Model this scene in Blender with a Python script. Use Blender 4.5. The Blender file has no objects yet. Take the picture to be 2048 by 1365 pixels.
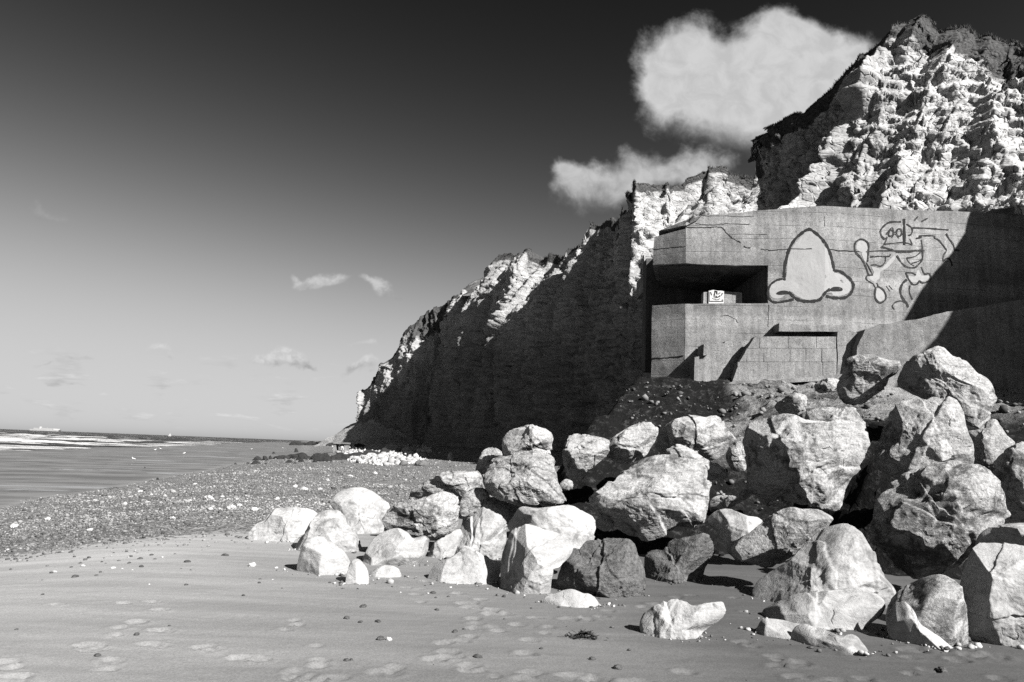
import bpy, bmesh, math, random
import numpy as np
from mathutils import Vector, Matrix

random.seed(7)
RNG = np.random.default_rng(11)
scene = bpy.context.scene
COL = scene.collection
RAD = math.radians

# ------------------------------------------------------------------ camera
EYE = np.array([0.0, 0.0, 1.6])
FPX = 1480.0                       # focal length in photo pixels (2048 wide)
PITCH, ROLL = RAD(8.25), RAD(2.19)
_r0 = np.array([1.0, 0, 0]); _u0 = np.array([0, -math.sin(PITCH), math.cos(PITCH)])
FWD = np.array([0, math.cos(PITCH), math.sin(PITCH)])
CR = math.cos(ROLL)*_r0 + math.sin(ROLL)*_u0
CU = -math.sin(ROLL)*_r0 + math.cos(ROLL)*_u0
cam = bpy.data.cameras.new('camera'); cam.sensor_width = 36.0
cam.lens = 36.0*FPX/2048.0; cam.clip_start = 0.05; cam.clip_end = 30000
camo = bpy.data.objects.new('camera', cam); COL.objects.link(camo)
camo.matrix_world = Matrix(((CR[0], CU[0], -FWD[0], EYE[0]), (CR[1], CU[1], -FWD[1], EYE[1]),
                            (CR[2], CU[2], -FWD[2], EYE[2]), (0, 0, 0, 1)))
scene.camera = camo

# ------------------------------------------------------------------ sun, sky, exposure
SUN_EL, SUN_AZ = RAD(35.5), RAD(42)          # azimuth: to the right of straight behind the camera
S = np.array([math.cos(SUN_EL)*math.sin(SUN_AZ), -math.cos(SUN_EL)*math.cos(SUN_AZ), math.sin(SUN_EL)])
sl = bpy.data.lights.new('sun', 'SUN'); sl.energy = 5.0; sl.angle = RAD(0.5); sl.color = (1, 0.985, 0.965)
so = bpy.data.objects.new('sun', sl); COL.objects.link(so)
so.rotation_euler = Vector(S).to_track_quat('Z', 'Y').to_euler(); so.location = (30, -30, 60)
scene.view_settings.view_transform = 'Standard'; scene.view_settings.look = 'None'
scene.view_settings.exposure = 1.65; scene.view_settings.gamma = 1.0
scene.render.engine = 'CYCLES'
cy = scene.cycles
cy.max_bounces = 4; cy.diffuse_bounces = 1; cy.glossy_bounces = 2; cy.transmission_bounces = 1
cy.use_denoising = False; cy.caustics_reflective = False; cy.caustics_refractive = False


def pixdir(px, py):
    a = (px-1024.0)/FPX; b = (682.5-py)/FPX
    return FWD + a*CR + b*CU


def P(px, py, y):
    """world point on the ray of a photo pixel, at distance y ahead of the eye"""
    d = pixdir(px, py)
    return EYE + d*(y/d[1])


world = bpy.data.worlds.new('World'); scene.world = world; world.use_nodes = True
world.cycles.sampling_method = 'MANUAL'; world.cycles.sample_map_resolution = 256


def build_world():
    nt = world.node_tree; N = nt.nodes; L = nt.links; N.clear()

    def math_(op, a, b=None, c=None, clamp=False):
        n = N.new('ShaderNodeMath'); n.operation = op; n.use_clamp = clamp
        for i, v in enumerate((a, b, c)):
            if v is None: continue
            if isinstance(v, (int, float)): n.inputs[i].default_value = v
            else: L.new(v, n.inputs[i])
        return n.outputs[0]

    def vmath(op, a, b=None):
        n = N.new('ShaderNodeVectorMath'); n.operation = op
        for i, v in enumerate((a, b)):
            if v is None: continue
            if isinstance(v, (tuple, list)): n.inputs[i].default_value = v
            else: L.new(v, n.inputs[i])
        return n

    def smooth(x, lo, hi, a=0.0, b=1.0):
        n = N.new('ShaderNodeMapRange'); n.interpolation_type = 'SMOOTHSTEP'
        L.new(x, n.inputs[0]); n.inputs[1].default_value = lo; n.inputs[2].default_value = hi
        n.inputs[3].default_value = a; n.inputs[4].default_value = b
        return n.outputs[0]

    def noise(vec, scale, detail=6, rough=0.55, dist=0.0):
        n = N.new('ShaderNodeTexNoise'); n.inputs['Scale'].default_value = scale
        n.inputs['Detail'].default_value = detail; n.inputs['Roughness'].default_value = rough
        n.inputs['Distortion'].default_value = dist
        L.new(vec, n.inputs['Vector']); return n.outputs['Fac']

    sky = N.new('ShaderNodeTexSky'); sky.sky_type = 'NISHITA'; sky.sun_disc = False
    sky.sun_elevation = SUN_EL
    sky.sun_rotation = math.atan2(S[0], S[1])
    sky.altitude = 0; sky.air_density = 1.0; sky.dust_density = 1.0; sky.ozone_density = 1.0
    sep = N.new('ShaderNodeSeparateColor'); L.new(sky.outputs[0], sep.inputs[0])
    red = sep.outputs[0]                    # black-and-white film behind a red filter
    tone = math_('MULTIPLY', math_('POWER', red, SKY_POW), SKY_MUL)
    # film shoulder
    tone = math_('DIVIDE', tone, math_('ADD', 1.0, math_('DIVIDE', tone, SKY_CAP)))

    tc = N.new('ShaderNodeTexCoord'); dirv = tc.outputs['Generated']
    sx = N.new('ShaderNodeSeparateXYZ'); L.new(dirv, sx.inputs[0])
    yy = math_('MAXIMUM', sx.outputs[1], 0.02)
    u = math_('DIVIDE', sx.outputs[0], yy); v = math_('DIVIDE', sx.outputs[2], yy)
    cb = N.new('ShaderNodeCombineXYZ'); L.new(u, cb.inputs[0]); L.new(v, cb.inputs[1])
    uv = cb.outputs[0]
    front = smooth(sx.outputs[1], 0.05, 0.2)

    def uvof(px, py):
        d = pixdir(px, py); return d[0]/d[1], d[2]/d[1]

    # domain warp for ragged edges
    wn = N.new('ShaderNodeTexNoise'); wn.inputs['Scale'].default_value = 14; wn.inputs['Detail'].default_value = 5
    L.new(uv, wn.inputs['Vector'])
    warp = vmath('SCALE', vmath('SUBTRACT', wn.outputs['Color'], (0.5, 0.5, 0.5)).outputs[0])
    warp.inputs['Scale'].default_value = 0.085
    wuv = vmath('ADD', uv, warp.outputs[0]).outputs[0]

    def cloud(lobes, t0, t1, nscale, namp, base_lo, base_hi, dark, bright):
        f = None
        for (px, py, rx, ry, w) in lobes:
            cu, cv = uvof(px, py)
            q = vmath('MULTIPLY', vmath('SUBTRACT', wuv, (cu, cv, 0)).outputs[0], (FPX/rx, FPX/ry, 0)).outputs[0]
            d = vmath('DOT_PRODUCT', q, q).outputs['Value']
            e = math_('MULTIPLY', math_('POWER', 2.71828, math_('MULTIPLY', d, -1.0)), w)
            f = e if f is None else math_('ADD', f, e)
        n = noise(uv, nscale, 10, 0.66, 0.25)
        ff = math_('ADD', f, math_('MULTIPLY', math_('SUBTRACT', n, 0.5), namp))
        a = smooth(ff, t0, t1)
        lo = uvof(*base_lo)[1]; hi = uvof(*base_hi)[1]
        n2 = noise(uv, nscale*0.7, 8, 0.6, 0.3)
        vv = math_('ADD', v, math_('MULTIPLY', math_('SUBTRACT', n2, 0.5), (hi-lo)*2.4))
        b = smooth(vv, lo, hi, dark, bright)
        b = math_('MULTIPLY', b, smooth(noise(uv, nscale*2.2, 6, 0.6, 0.5), 0.32, 0.66, 0.86, 1.03))
        return math_('MULTIPLY', a, front), b

    K = CLOUD
    cl = []
    cl.append(cloud([(1370, 110, 90, 80, 1), (1460, 150, 120, 90, 1), (1550, 75, 75, 55, 1), (1640, 100, 85, 55, 1),
                     (1620, 190, 120, 85, 1), (1480, 215, 165, 65, .8), (1330, 160, 50, 75, .7), (1500, 280, 160, 45, .55),
                     (1720, 215, 150, 130, 1.0), (1600, 300, 160, 50, .55)],
                    0.25, 1.05, 13, 1.25, (1480, 325), (1480, 235), 0.13*K, 0.97*K))
    cl.append(cloud([(1180, 375, 60, 38, 1), (1150, 380, 45, 32, .7), (1265, 300, 45, 30, .6), (1320, 345, 80, 35, .75), (1250, 370, 80, 40, .6),
                     (1410, 335, 75, 42, .9), (1190, 425, 60, 20, .3)],
                    0.22, 1.1, 20, 1.2, (1200, 450), (1200, 345), 0.25*K, 0.86*K))
    cl.append(cloud([(640, 563, 34, 15, 1), (615, 557, 18, 12, .6), (670, 572, 26, 9, .5), (745, 570, 34, 13, .75), (760, 560, 16, 14, .5), (785, 580, 14, 8, .4)],
                    0.2, 0.95, 40, 0.8, (640, 592), (640, 560), 0.60*K, 0.90*K))
    cl.append(cloud([(90, 435, 55, 14, .6), (140, 448, 40, 12, .5), (60, 425, 25, 12, .4)],
                    0.25, 1.2, 40, 0.8, (100, 455), (100, 430), 0.45*K, 0.62*K))
    cl.append(cloud([(555, 718, 42, 15, 1), (600, 730, 45, 7, .6), (325, 724, 30, 13, .8), (735, 735, 40, 13, .9), (740, 682, 55, 14, .5),
                     (155, 716, 35, 9, .5), (90, 740, 30, 9, .45)],
                    0.24, 0.9, 45, 0.8, (555, 738), (555, 712), 0.62*K, 1.04*K))
    # small flat cloud streaks low over the horizon
    sc = vmath('MULTIPLY', uv, (14.0, 60.0, 1.0)).outputs[0]
    n = noise(sc, 1.0, 5, 0.55)
    el = math_('MULTIPLY', smooth(v, 0.004, 0.03), smooth(v, 0.13, 0.06))
    a = math_('MULTIPLY', math_('MULTIPLY', smooth(n, 0.52, 0.68), el), math_('MULTIPLY', front, 0.75))
    sc2 = vmath('ADD', sc, (0.0, 0.55, 0.0)).outputs[0]
    n2 = noise(sc2, 1.0, 5, 0.55)
    b = math_('ADD', math_('MULTIPLY', math_('SUBTRACT', n, n2), 1.8*K), 0.76*K)
    cl.append((a, b))
    for a, b in cl:
        m = N.new('ShaderNodeMix'); m.data_type = 'FLOAT'
        L.new(a, m.inputs[0]); L.new(tone, m.inputs[2]); L.new(b, m.inputs[3]); tone = m.outputs[0]
    bg = N.new('ShaderNodeBackground'); out = N.new('ShaderNodeOutputWorld')
    L.new(tone, bg.inputs[0]); bg.inputs[1].default_value = SKY_STR
    L.new(bg.outputs[0], out.inputs[0])


SKY_STR, SKY_POW, SKY_MUL, SKY_CAP, CLOUD = 0.0595, 3.7, 0.078, 3.5, 3.45
build_world()

# ------------------------------------------------------------------ noise (numpy)
_PR = np.random.default_rng(3).permutation(256).astype(np.int64)
_PT = np.concatenate([_PR, _PR, _PR, _PR])
_VAL = np.random.default_rng(5).random(256)*2-1


def vnoise(p):
    p = np.asarray(p, float)
    i = np.floor(p).astype(np.int64); f = p-i
    f = f*f*f*(f*(f*6-15)+10)
    i &= 255
    x0, y0, z0 = i[:, 0], i[:, 1], i[:, 2]
    x1, y1, z1 = (x0+1) & 255, (y0+1) & 255, (z0+1) & 255

    def h(a, b, c): return _VAL[_PT[_PT[_PT[a]+b]+c]]
    fx, fy, fz = f[:, 0], f[:, 1], f[:, 2]
    a = h(x0, y0, z0)*(1-fx)+h(x1, y0, z0)*fx; b = h(x0, y1, z0)*(1-fx)+h(x1, y1, z0)*fx
    c = h(x0, y0, z1)*(1-fx)+h(x1, y0, z1)*fx; d = h(x0, y1, z1)*(1-fx)+h(x1, y1, z1)*fx
    return (a*(1-fy)+b*fy)*(1-fz)+(c*(1-fy)+d*fy)*fz


_ROT = np.array([[0.0, 0.8, 0.6], [-0.8, 0.36, -0.48], [-0.6, -0.48, 0.64]])


def fbm(p, octaves=4, gain=0.5, lac=2.03):
    r = 0; a = 1.0; q = np.asarray(p, float); s = 0
    for k in range(octaves):
        r = r + a*vnoise(q); s += a
        a *= gain; q = (q @ _ROT.T)*lac+17.3
    return r/s


def ridged(p, octaves=3, gain=0.5, lac=2.03):
    r = 0; a = 1.0; q = np.asarray(p, float); s = 0
    for k in range(octaves):
        r = r + a*(1-np.abs(vnoise(q))*2); s += a
        a *= gain; q = (q @ _ROT.T)*lac+9.1
    return r/s


def cells(p2, seed=0):
    """2-D cellular noise: random value of the nearest cell and distance to the cell border"""
    ip = np.floor(p2).astype(np.int64); best = np.full(len(p2), 9.0); sec = np.full(len(p2), 9.0); val = np.zeros(len(p2))
    for dx in (-1, 0, 1):
        for dy in (-1, 0, 1):
            c = ip+np.array([dx, dy]); h = _PT[(_PT[(c[:, 0]+seed*13) & 255]+c[:, 1]) & 255]
            jx = (_VAL[h]+1)*0.5; jy = (_VAL[_PT[h+7]]+1)*0.5
            d = np.hypot(c[:, 0]+jx-p2[:, 0], c[:, 1]+jy-p2[:, 1])
            m = d < best
            sec = np.where(m, best, np.minimum(sec, d)); val = np.where(m, _VAL[_PT[h+31]], val); best = np.where(m, d, best)
    return val, sec-best


def sstep(a, b, x):
    t = np.clip((x-a)/(b-a), 0, 1); return t*t*(3-2*t)


# ------------------------------------------------------------------ mesh helpers
def make_mesh(name, V, F, smooth=True):
    """V (n,3); F (m,k) int array of equal-size faces or a list of lists"""
    me = bpy.data.meshes.new(name)
    V = np.asarray(V, np.float32)
    if isinstance(F, np.ndarray):
        m, k = F.shape
        me.vertices.add(len(V)); me.vertices.foreach_set('co', V.ravel())
        me.loops.add(m*k); me.loops.foreach_set('vertex_index', F.astype(np.int32).ravel())
        me.polygons.add(m)
        me.polygons.foreach_set('loop_start', np.arange(0, m*k, k, dtype=np.int32))
        me.polygons.foreach_set('loop_total', np.full(m, k, np.int32))
        me.update(calc_edges=True); me.validate()
    else:
        me.from_pydata([tuple(map(float, v)) for v in V], [], F); me.update()
    if smooth: me.polygons.foreach_set('use_smooth', np.ones(len(me.polygons), bool))
    return me


def attr(me, name, vals):
    a = me.attributes.new(name, 'FLOAT', 'POINT'); a.data.foreach_set('value', np.asarray(vals, np.float32))


def add(name, me, material=None, parent=None, loc=None, kind=None, label=None, cat=None, group=None):
    o = bpy.data.objects.new(name, me); COL.objects.link(o)
    if material is not None and me is not None and len(me.materials) == 0: me.materials.append(material)
    if parent is not None: o.parent = parent
    if loc is not None: o.location = loc
    if kind: o['kind'] = kind
    if label: o['label'] = label
    if cat: o['category'] = cat
    if group: o['group'] = group
    return o


def grid_faces(nu, nv):
    i = np.arange(nu-1)[:, None]*nv+np.arange(nv-1)[None, :]
    return np.stack([i, i+nv, i+nv+1, i+1], -1).reshape(-1, 4)


# ------------------------------------------------------------------ materials
class NT:
    def __init__(self, name):
        self.m = bpy.data.materials.new(name); self.m.use_nodes = True
        self.t = self.m.node_tree; self.N = self.t.nodes; self.L = self.t.links
        self.N.clear()
        self.out = self.N.new('ShaderNodeOutputMaterial')
        self.b = self.N.new('ShaderNodeBsdfPrincipled'); self.L.new(self.b.outputs[0], self.out.inputs[0])
        self.tc = self.N.new('ShaderNodeTexCoord')

    def vec(self, kind='Object', scale=(1, 1, 1), rnd=False):
        v = self.tc.outputs[kind]
        if rnd:
            oi = self.N.new('ShaderNodeObjectInfo'); c = self.N.new('ShaderNodeVectorMath'); c.operation = 'MULTIPLY_ADD'
            cb = self.N.new('ShaderNodeCombineXYZ')
            for k in range(3): self.L.new(oi.outputs['Random'], cb.inputs[k])
            self.L.new(cb.outputs[0], c.inputs[0]); c.inputs[1].default_value = (37, 91, 53); self.L.new(v, c.inputs[2]); v = c.outputs[0]
        if scale != (1, 1, 1):
            n = self.N.new('ShaderNodeVectorMath'); n.operation = 'MULTIPLY'; self.L.new(v, n.inputs[0]); n.inputs[1].default_value = scale
            v = n.outputs[0]
        return v

    def noise(self, v, scale, detail=5, rough=0.55, dist=0.0):
        n = self.N.new('ShaderNodeTexNoise'); self.L.new(v, n.inputs['Vector'])
        n.inputs['Scale'].default_value = scale; n.inputs['Detail'].default_value = detail
        n.inputs['Roughness'].default_value = rough; n.inputs['Distortion'].default_value = dist
        return n.outputs['Fac']

    def voro(self, v, scale, feature='F1', out='Distance', rand=1.0):
        n = self.N.new('ShaderNodeTexVoronoi'); n.feature = feature; self.L.new(v, n.inputs['Vector'])
        n.inputs['Scale'].default_value = scale; n.inputs['Randomness'].default_value = rand
        return n.outputs[out]

    def math(self, op, a, b=None, c=None, clamp=False):
        n = self.N.new('ShaderNodeMath'); n.operation = op; n.use_clamp = clamp
        for i, x in enumerate((a, b, c)):
            if x is None: continue
            if isinstance(x, (int, float)): n.inputs[i].default_value = x
            else: self.L.new(x, n.inputs[i])
        return n.outputs[0]

    def rng(self, x, lo, hi, a=0.0, b=1.0, sm=True):
        n = self.N.new('ShaderNodeMapRange')
        if sm: n.interpolation_type = 'SMOOTHSTEP'
        self.L.new(x, n.inputs[0])
        for i, q in enumerate((lo, hi, a, b)): n.inputs[i+1].default_value = q
        return n.outputs[0]

    def mix(self, f, a, b):
        n = self.N.new('ShaderNodeMix'); n.data_type = 'FLOAT'
        for i, x in zip((0, 2, 3), (f, a, b)):
            if isinstance(x, (int, float)): n.inputs[i].default_value = x
            else: self.L.new(x, n.inputs[i])
        return n.outputs[0]

    def attr(self, name):
        n = self.N.new('ShaderNodeAttribute'); n.attribute_name = name; return n.outputs['Fac']

    def distort(self, v, scale, amt):
        n = self.N.new('ShaderNodeTexNoise'); self.L.new(v, n.inputs['Vector']); n.inputs['Scale'].default_value = scale
        n.inputs['Detail'].default_value = 3
        a = self.N.new('ShaderNodeVectorMath'); a.operation = 'MULTIPLY_ADD'
        self.L.new(n.outputs['Color'], a.inputs[0]); a.inputs[1].default_value = (amt, amt, amt); self.L.new(v, a.inputs[2])
        return a.outputs[0]

    def finish(self, grey, height=None, bump=0.5, dist=0.02, rough=0.9, spec=0.2):
        grey = grey*0.88 if isinstance(grey, (int, float)) else self.math('MULTIPLY', grey, 0.88)
        cb = self.N.new('ShaderNodeCombineColor')
        for k in range(3):
            if isinstance(grey, (int, float)): cb.inputs[k].default_value = grey
            else: self.L.new(grey, cb.inputs[k])
        self.L.new(cb.outputs[0], self.b.inputs['Base Color'])
        if isinstance(rough, (int, float)): self.b.inputs['Roughness'].default_value = rough
        else: self.L.new(rough, self.b.inputs['Roughness'])
        self.b.inputs['Specular IOR Level'].default_value = spec
        if height is not None:
            n = self.N.new('ShaderNodeBump'); n.inputs['Strength'].default_value = bump; n.inputs['Distance'].default_value = dist
            self.L.new(height, n.inputs['Height']); self.L.new(n.outputs[0], self.b.inputs['Normal'])
        return self.m


def mat_boulder(name, light, dark, amount, bump, vein=0.0, fine=1.0):
    t = NT(name); v = t.vec(rnd=True)
    big = t.noise(v, 1.6, 4, 0.6)
    mot = t.noise(t.distort(v, 3.0, 0.3), 6.0, 10, 0.74)
    speck = t.noise(v, 30, 6, 0.75)
    scr = t.noise(t.distort(t.vec(scale=(3.0, 3.0, 14.0), rnd=True), 1.2, 1.4), 1.5, 8, 0.7)     # bedding scratches
    patch = t.rng(t.math('ADD', t.math('MULTIPLY', mot, 0.62), t.math('MULTIPLY', big, 0.48)), 0.565-amount*0.16, 0.42-amount*0.12, 0.0, 1.0)
    g = t.mix(t.math('MULTIPLY', patch, 0.85), light, dark)
    g = t.math('MULTIPLY', g, t.rng(speck, 0.28, 0.72, 1.0-0.5*fine, 1.0+0.26*fine))
    g = t.math('MULTIPLY', g, t.rng(scr, 0.33, 0.55, 1.0-0.45*fine, 1.0+0.06*fine))
    g = t.math('MULTIPLY', g, t.rng(t.noise(v, 0.9, 2), 0.3, 0.7, 0.86, 1.1))
    crk = t.voro(t.distort(v, 4.0, 0.35), 2.3, 'DISTANCE_TO_EDGE')
    gate = t.rng(t.noise(v, 2.3, 3), 0.55, 0.66)
    crack = t.math('MULTIPLY', t.rng(crk, 0.03, 0.0), t.math('MULTIPLY', gate, t.rng(t.noise(v, 9, 3), 0.4, 0.6)))
    g = t.mix(t.math('MULTIPLY', crack, 0.8), g, dark*0.5)
    if vein:
        ve = t.voro(t.distort(v, 3.0, 0.5), 3.1, 'DISTANCE_TO_EDGE')
        g = t.mix(t.math('MULTIPLY', t.rng(ve, 0.02, 0.0), vein), g, light*1.35)
    h = t.math('ADD', t.math('MULTIPLY', mot, 0.9), t.math('MULTIPLY', t.noise(v, 16, 8, 0.72), 0.65*fine))
    h = t.math('ADD', h, t.math('MULTIPLY', scr, 0.45*fine))
    h = t.math('SUBTRACT', h, t.math('MULTIPLY', crack, 0.5))
    return t.finish(g, h, bump, 0.05, 0.92, 0.12)


M_CLEAN = mat_boulder('chalk_washed', 0.295, 0.12, 0.0, 0.5, 0.2, 0.38)
M_WEATH = mat_boulder('chalk_weathered', 0.315, 0.05, 0.0, 0.75, 0.0, 0.85)
M_ROUGH = mat_boulder('chalk_lichen', 0.315, 0.045, -0.1, 0.9, 0.0, 1.0)
M_DARK = mat_boulder('chalk_dark_algae', 0.12, 0.025, 0.75, 0.8, 0.0, 1.0)
M_BLACK = mat_boulder('seaweed_rock', 0.028, 0.012, 0.5, 0.9, 0.0, 1.0)


def mat_concrete(name, base, boards=True):
    t = NT(name); v = t.vec()
    n1 = t.noise(v, 0.8, 5, 0.6); n2 = t.noise(v, 9, 6, 0.7); n3 = t.noise(v, 55, 3, 0.7)
    g = t.math('MULTIPLY', t.rng(n1, 0.3, 0.7, 0.84, 1.1), base)
    g = t.math('MULTIPLY', g, t.rng(n2, 0.3, 0.7, 0.82, 1.12))
    g = t.math('MULTIPLY', g, t.rng(n3, 0.30, 0.72, 0.52, 1.3))
    pit = t.rng(t.voro(v, 17), 0.2, 0.1); pg = t.rng(t.noise(v, 2.2, 4), 0.42, 0.6)
    pit = t.math('MULTIPLY', pit, pg)
    g = t.mix(t.math('MULTIPLY', pit, 0.75), g, base*0.25)
    # rain streaks run down the faces
    st = t.noise(t.vec(scale=(7, 7, 0.5)), 1.0, 4, 0.6)
    g = t.math('MULTIPLY', g, t.rng(st, 0.35, 0.65, 0.80, 1.08))
    g = t.math('MULTIPLY', g, t.rng(t.noise(v, 2.6, 8, 0.7), 0.34, 0.5, 0.78, 1.04))
    h = t.math('SUBTRACT', t.math('ADD', t.math('MULTIPLY', n2, 0.5), t.math('MULTIPLY', n3, 0.35)), t.math('MULTIPLY', pit, 0.8))
    if boards:
        sx = t.N.new('ShaderNodeSeparateXYZ'); t.L.new(t.distort(v, 0.7, 0.06), sx.inputs[0])
        fr = t.math('FRACT', t.math('MULTIPLY', sx.outputs[2], 2.6))
        line = t.rng(t.math('ABSOLUTE', t.math('SUBTRACT', fr, 0.5)), 0.475, 0.5)
        gate = t.rng(t.noise(t.vec(scale=(0.5, 0.5, 2.5)), 1.0, 3), 0.40, 0.54)
        line = t.math('MULTIPLY', line, gate)
        fl = t.noise(t.vec(scale=(0.02, 0.02, 2.6)), 1.0, 0)
        g = t.math('MULTIPLY', g, t.rng(fl, 0.3, 0.7, 0.82, 1.13))
        g = t.mix(t.math('MULTIPLY', line, 0.5), g, base*0.35)
        h = t.math('SUBTRACT', h, t.math('MULTIPLY', line, 0.5))
    return t.finish(g, h, 0.8, 0.03, 0.93, 0.12)


M_CONC = mat_concrete('bunker_concrete', 0.205)
M_BLOCK = mat_concrete('block_concrete', 0.205, False)
M_ROUGHC = mat_concrete('apron_concrete', 0.185, False)
M_SLOT_SHADE = mat_concrete('soot_concrete', 0.09, False)  # slot interior, darkened by colour to read as deep shade


def mat_cliff():
    t = NT('cliff_chalk'); v = t.vec()
    n1 = t.noise(v, 0.12, 5, 0.6); n2 = t.noise(t.vec(scale=(1, 1, 2.2)), 0.9, 8, 0.68); n3 = t.noise(v, 4.5, 5, 0.7)
    base = t.rng(n2, 0.3, 0.7, 0.24, 0.38)
    base = t.math('MULTIPLY', base, t.rng(n1, 0.3, 0.7, 0.8, 1.12))
    base = t.math('MULTIPLY', base, t.rng(n3, 0.3, 0.7, 0.75, 1.15))
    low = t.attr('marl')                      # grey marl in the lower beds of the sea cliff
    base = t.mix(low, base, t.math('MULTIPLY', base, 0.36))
    strat = t.noise(t.vec(scale=(0.06, 0.06, 3.0)), 1.0, 4, 0.6)
    base = t.math('MULTIPLY', base, t.rng(strat, 0.35, 0.62, 0.86, 1.04))
    veg = t.rng(t.math('ADD', t.attr('veg'), t.math('MULTIPLY', t.math('SUBTRACT', n3, 0.5), 0.9)), 0.4, 0.6)
    g = t.mix(veg, base, t.rng(n3, 0.3, 0.7, 0.03, 0.075))
    vo = t.voro(t.distort(t.vec(scale=(1, 1, 1.6)), 1.2, 0.5), 1.5, 'DISTANCE_TO_EDGE')
    h = t.math('ADD', t.math('MULTIPLY', n2, 0.8), t.math('MULTIPLY', n3, 0.25))
    h = t.math('ADD', h, t.rng(vo, 0.0, 0.14, -0.35, 0.0))
    h = t.math('ADD', h, t.math('MULTIPLY', strat, 0.35))
    return t.finish(g, h, 0.9, 0.14, 0.95, 0.05)


M_CLIFF = mat_cliff()


def mat_beach():
    t = NT('beach_sand'); v = t.vec()
    fine = t.noise(v, 70, 5, 0.75); mid = t.noise(v, 5, 5, 0.6)
    streak = t.noise(t.distort(t.vec(scale=(0.35, 2.6, 1)), 0.5, 0.6), 1.0, 6, 0.62)
    big = t.noise(v, 0.22, 3, 0.5)
    dry = t.attr('dry')
    sand = t.mix(dry, 0.066, 0.24)
    sand = t.math('MULTIPLY', sand, t.rng(streak, 0.35, 0.66, 0.86, 1.10))
    sand = t.math('MULTIPLY', sand, t.rng(big, 0.35, 0.65, 0.92, 1.08))
    sand = t.math('MULTIPLY', sand, t.rng(fine, 0.3, 0.7, 0.74, 1.22))
    sand = t.mix(t.attr('print'), sand, t.math('MULTIPLY', t.rng(fine, 0.3, 0.7, 0.7, 1.15), 0.19))
    # wet tidal flat with shallow pools
    flat = t.attr('flat')
    fs = t.noise(t.distort(t.vec(scale=(0.3, 0.6, 1)), 0.3, 1.2), 0.7, 9, 0.66)
    wetg = t.math('MULTIPLY', t.rng(fs, 0.36, 0.64, 0.07, 0.145), t.rng(fine, 0.3, 0.7, 0.9, 1.1))
    g = t.mix(flat, sand, wetg)
    # shingle beyond the built pebbles
    sh = t.attr('shingle')
    cell = t.N.new('ShaderNodeTexVoronoi'); t.L.new(v, cell.inputs['Vector']); cell.inputs['Scale'].default_value = 13
    sepc = t.N.new('ShaderNodeSeparateColor'); t.L.new(cell.outputs['Color'], sepc.inputs[0])
    peb = t.math('MULTIPLY', t.rng(sepc.outputs[0], 0.0, 1.0, 0.13, 0.28, False), t.rng(t.noise(v, 1.4, 4, 0.6), 0.35, 0.65, 0.75, 1.15))
    peb = t.math('MULTIPLY', peb, t.rng(cell.outputs['Distance'], 0.0, 0.75, 1.1, 0.35))
    shm = t.rng(t.math('ADD', sh, t.math('MULTIPLY', t.math('SUBTRACT', t.noise(v, 7, 4, 0.7), 0.5), 1.1)), 0.42, 0.58)
    g = t.mix(shm, g, peb)
    pool = t.math('MULTIPLY', t.rng(t.noise(t.distort(t.vec(scale=(0.09, 0.42, 1)), 0.2, 0.7), 1.0, 5, 0.55), 0.60, 0.635), flat)
    g = t.mix(pool, g, 0.04)
    rough = t.mix(t.math('MULTIPLY', flat, 0.75), 0.85, t.rng(fs, 0.4, 0.6, 0.55, 0.4))
    rough = t.mix(pool, rough, 0.06)
    rough = t.mix(shm, rough, 0.8)
    h = t.math('ADD', t.math('MULTIPLY', mid, 0.35), t.math('MULTIPLY', fine, 0.12))
    h = t.math('ADD', h, t.math('MULTIPLY', streak, 0.5))
    h = t.mix(shm, h, t.math('MULTIPLY', t.math('SUBTRACT', 0.8, cell.outputs['Distance']), 2.2))
    h = t.math('MULTIPLY', h, t.math('SUBTRACT', 1.0, t.math('MAXIMUM', pool, t.math('MULTIPLY', flat, 0.8))))
    return t.finish(g, h, 0.55, 0.025, rough, 0.25)


M_BEACH = mat_beach()


def mat_pebbles():
    t = NT('shingle_pebbles'); v = t.vec()
    tone = t.attr('tone')
    g = t.math('MULTIPLY', tone, t.rng(t.noise(v, 60, 3, 0.6), 0.3, 0.7, 0.8, 1.15))
    return t.finish(g, t.noise(v, 90, 3), 0.3, 0.004, 0.8, 0.25)


M_PEB = mat_pebbles()


def mat_grey(name, lo, hi, scale=8, rough=0.85, bump=0.4, dist=0.02, spec=0.2):
    t = NT(name); v = t.vec()
    n = t.noise(v, scale, 6, 0.65)
    return t.finish(t.rng(n, 0.3, 0.7, lo, hi), n, bump, dist, rough, spec)


M_FLINT = mat_grey('dark_flint', 0.02, 0.06, 30, 0.6, 0.3, 0.01, 0.35)
M_PALEPEB = mat_grey('pale_chalk_pebble', 0.28, 0.40, 30, 0.85, 0.3, 0.01)
M_EARTH = None


def mat_earth():
    t = NT('mound_earth'); v = t.vec()
    n1 = t.noise(v, 1.1, 6, 0.68); n2 = t.noise(v, 6.5, 7, 0.72); n3 = t.noise(v, 30, 4, 0.7)
    c = t.attr('concrete')
    g = t.rng(t.math('ADD', t.math('MULTIPLY', n1, 0.5), t.math('MULTIPLY', n2, 0.5)), 0.40, 0.60, 0.05, 0.24)
    g2 = t.rng(n2, 0.3, 0.7, 0.20, 0.30)
    g = t.mix(c, g, g2)
    g = t.math('MULTIPLY', g, t.rng(n3, 0.3, 0.7, 0.65, 1.25))
    mossy = t.rng(n2, 0.50, 0.70, 0.008, 0.05)  # painted shade of the mound: blackish with a few paler flecks
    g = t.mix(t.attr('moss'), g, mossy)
    h = t.math('ADD', t.math('MULTIPLY', n2, 0.9), t.math('MULTIPLY', n3, 0.3))
    return t.finish(g, h, 1.0, 0.12, 0.95, 0.08)


M_EARTH = mat_earth()


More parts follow.
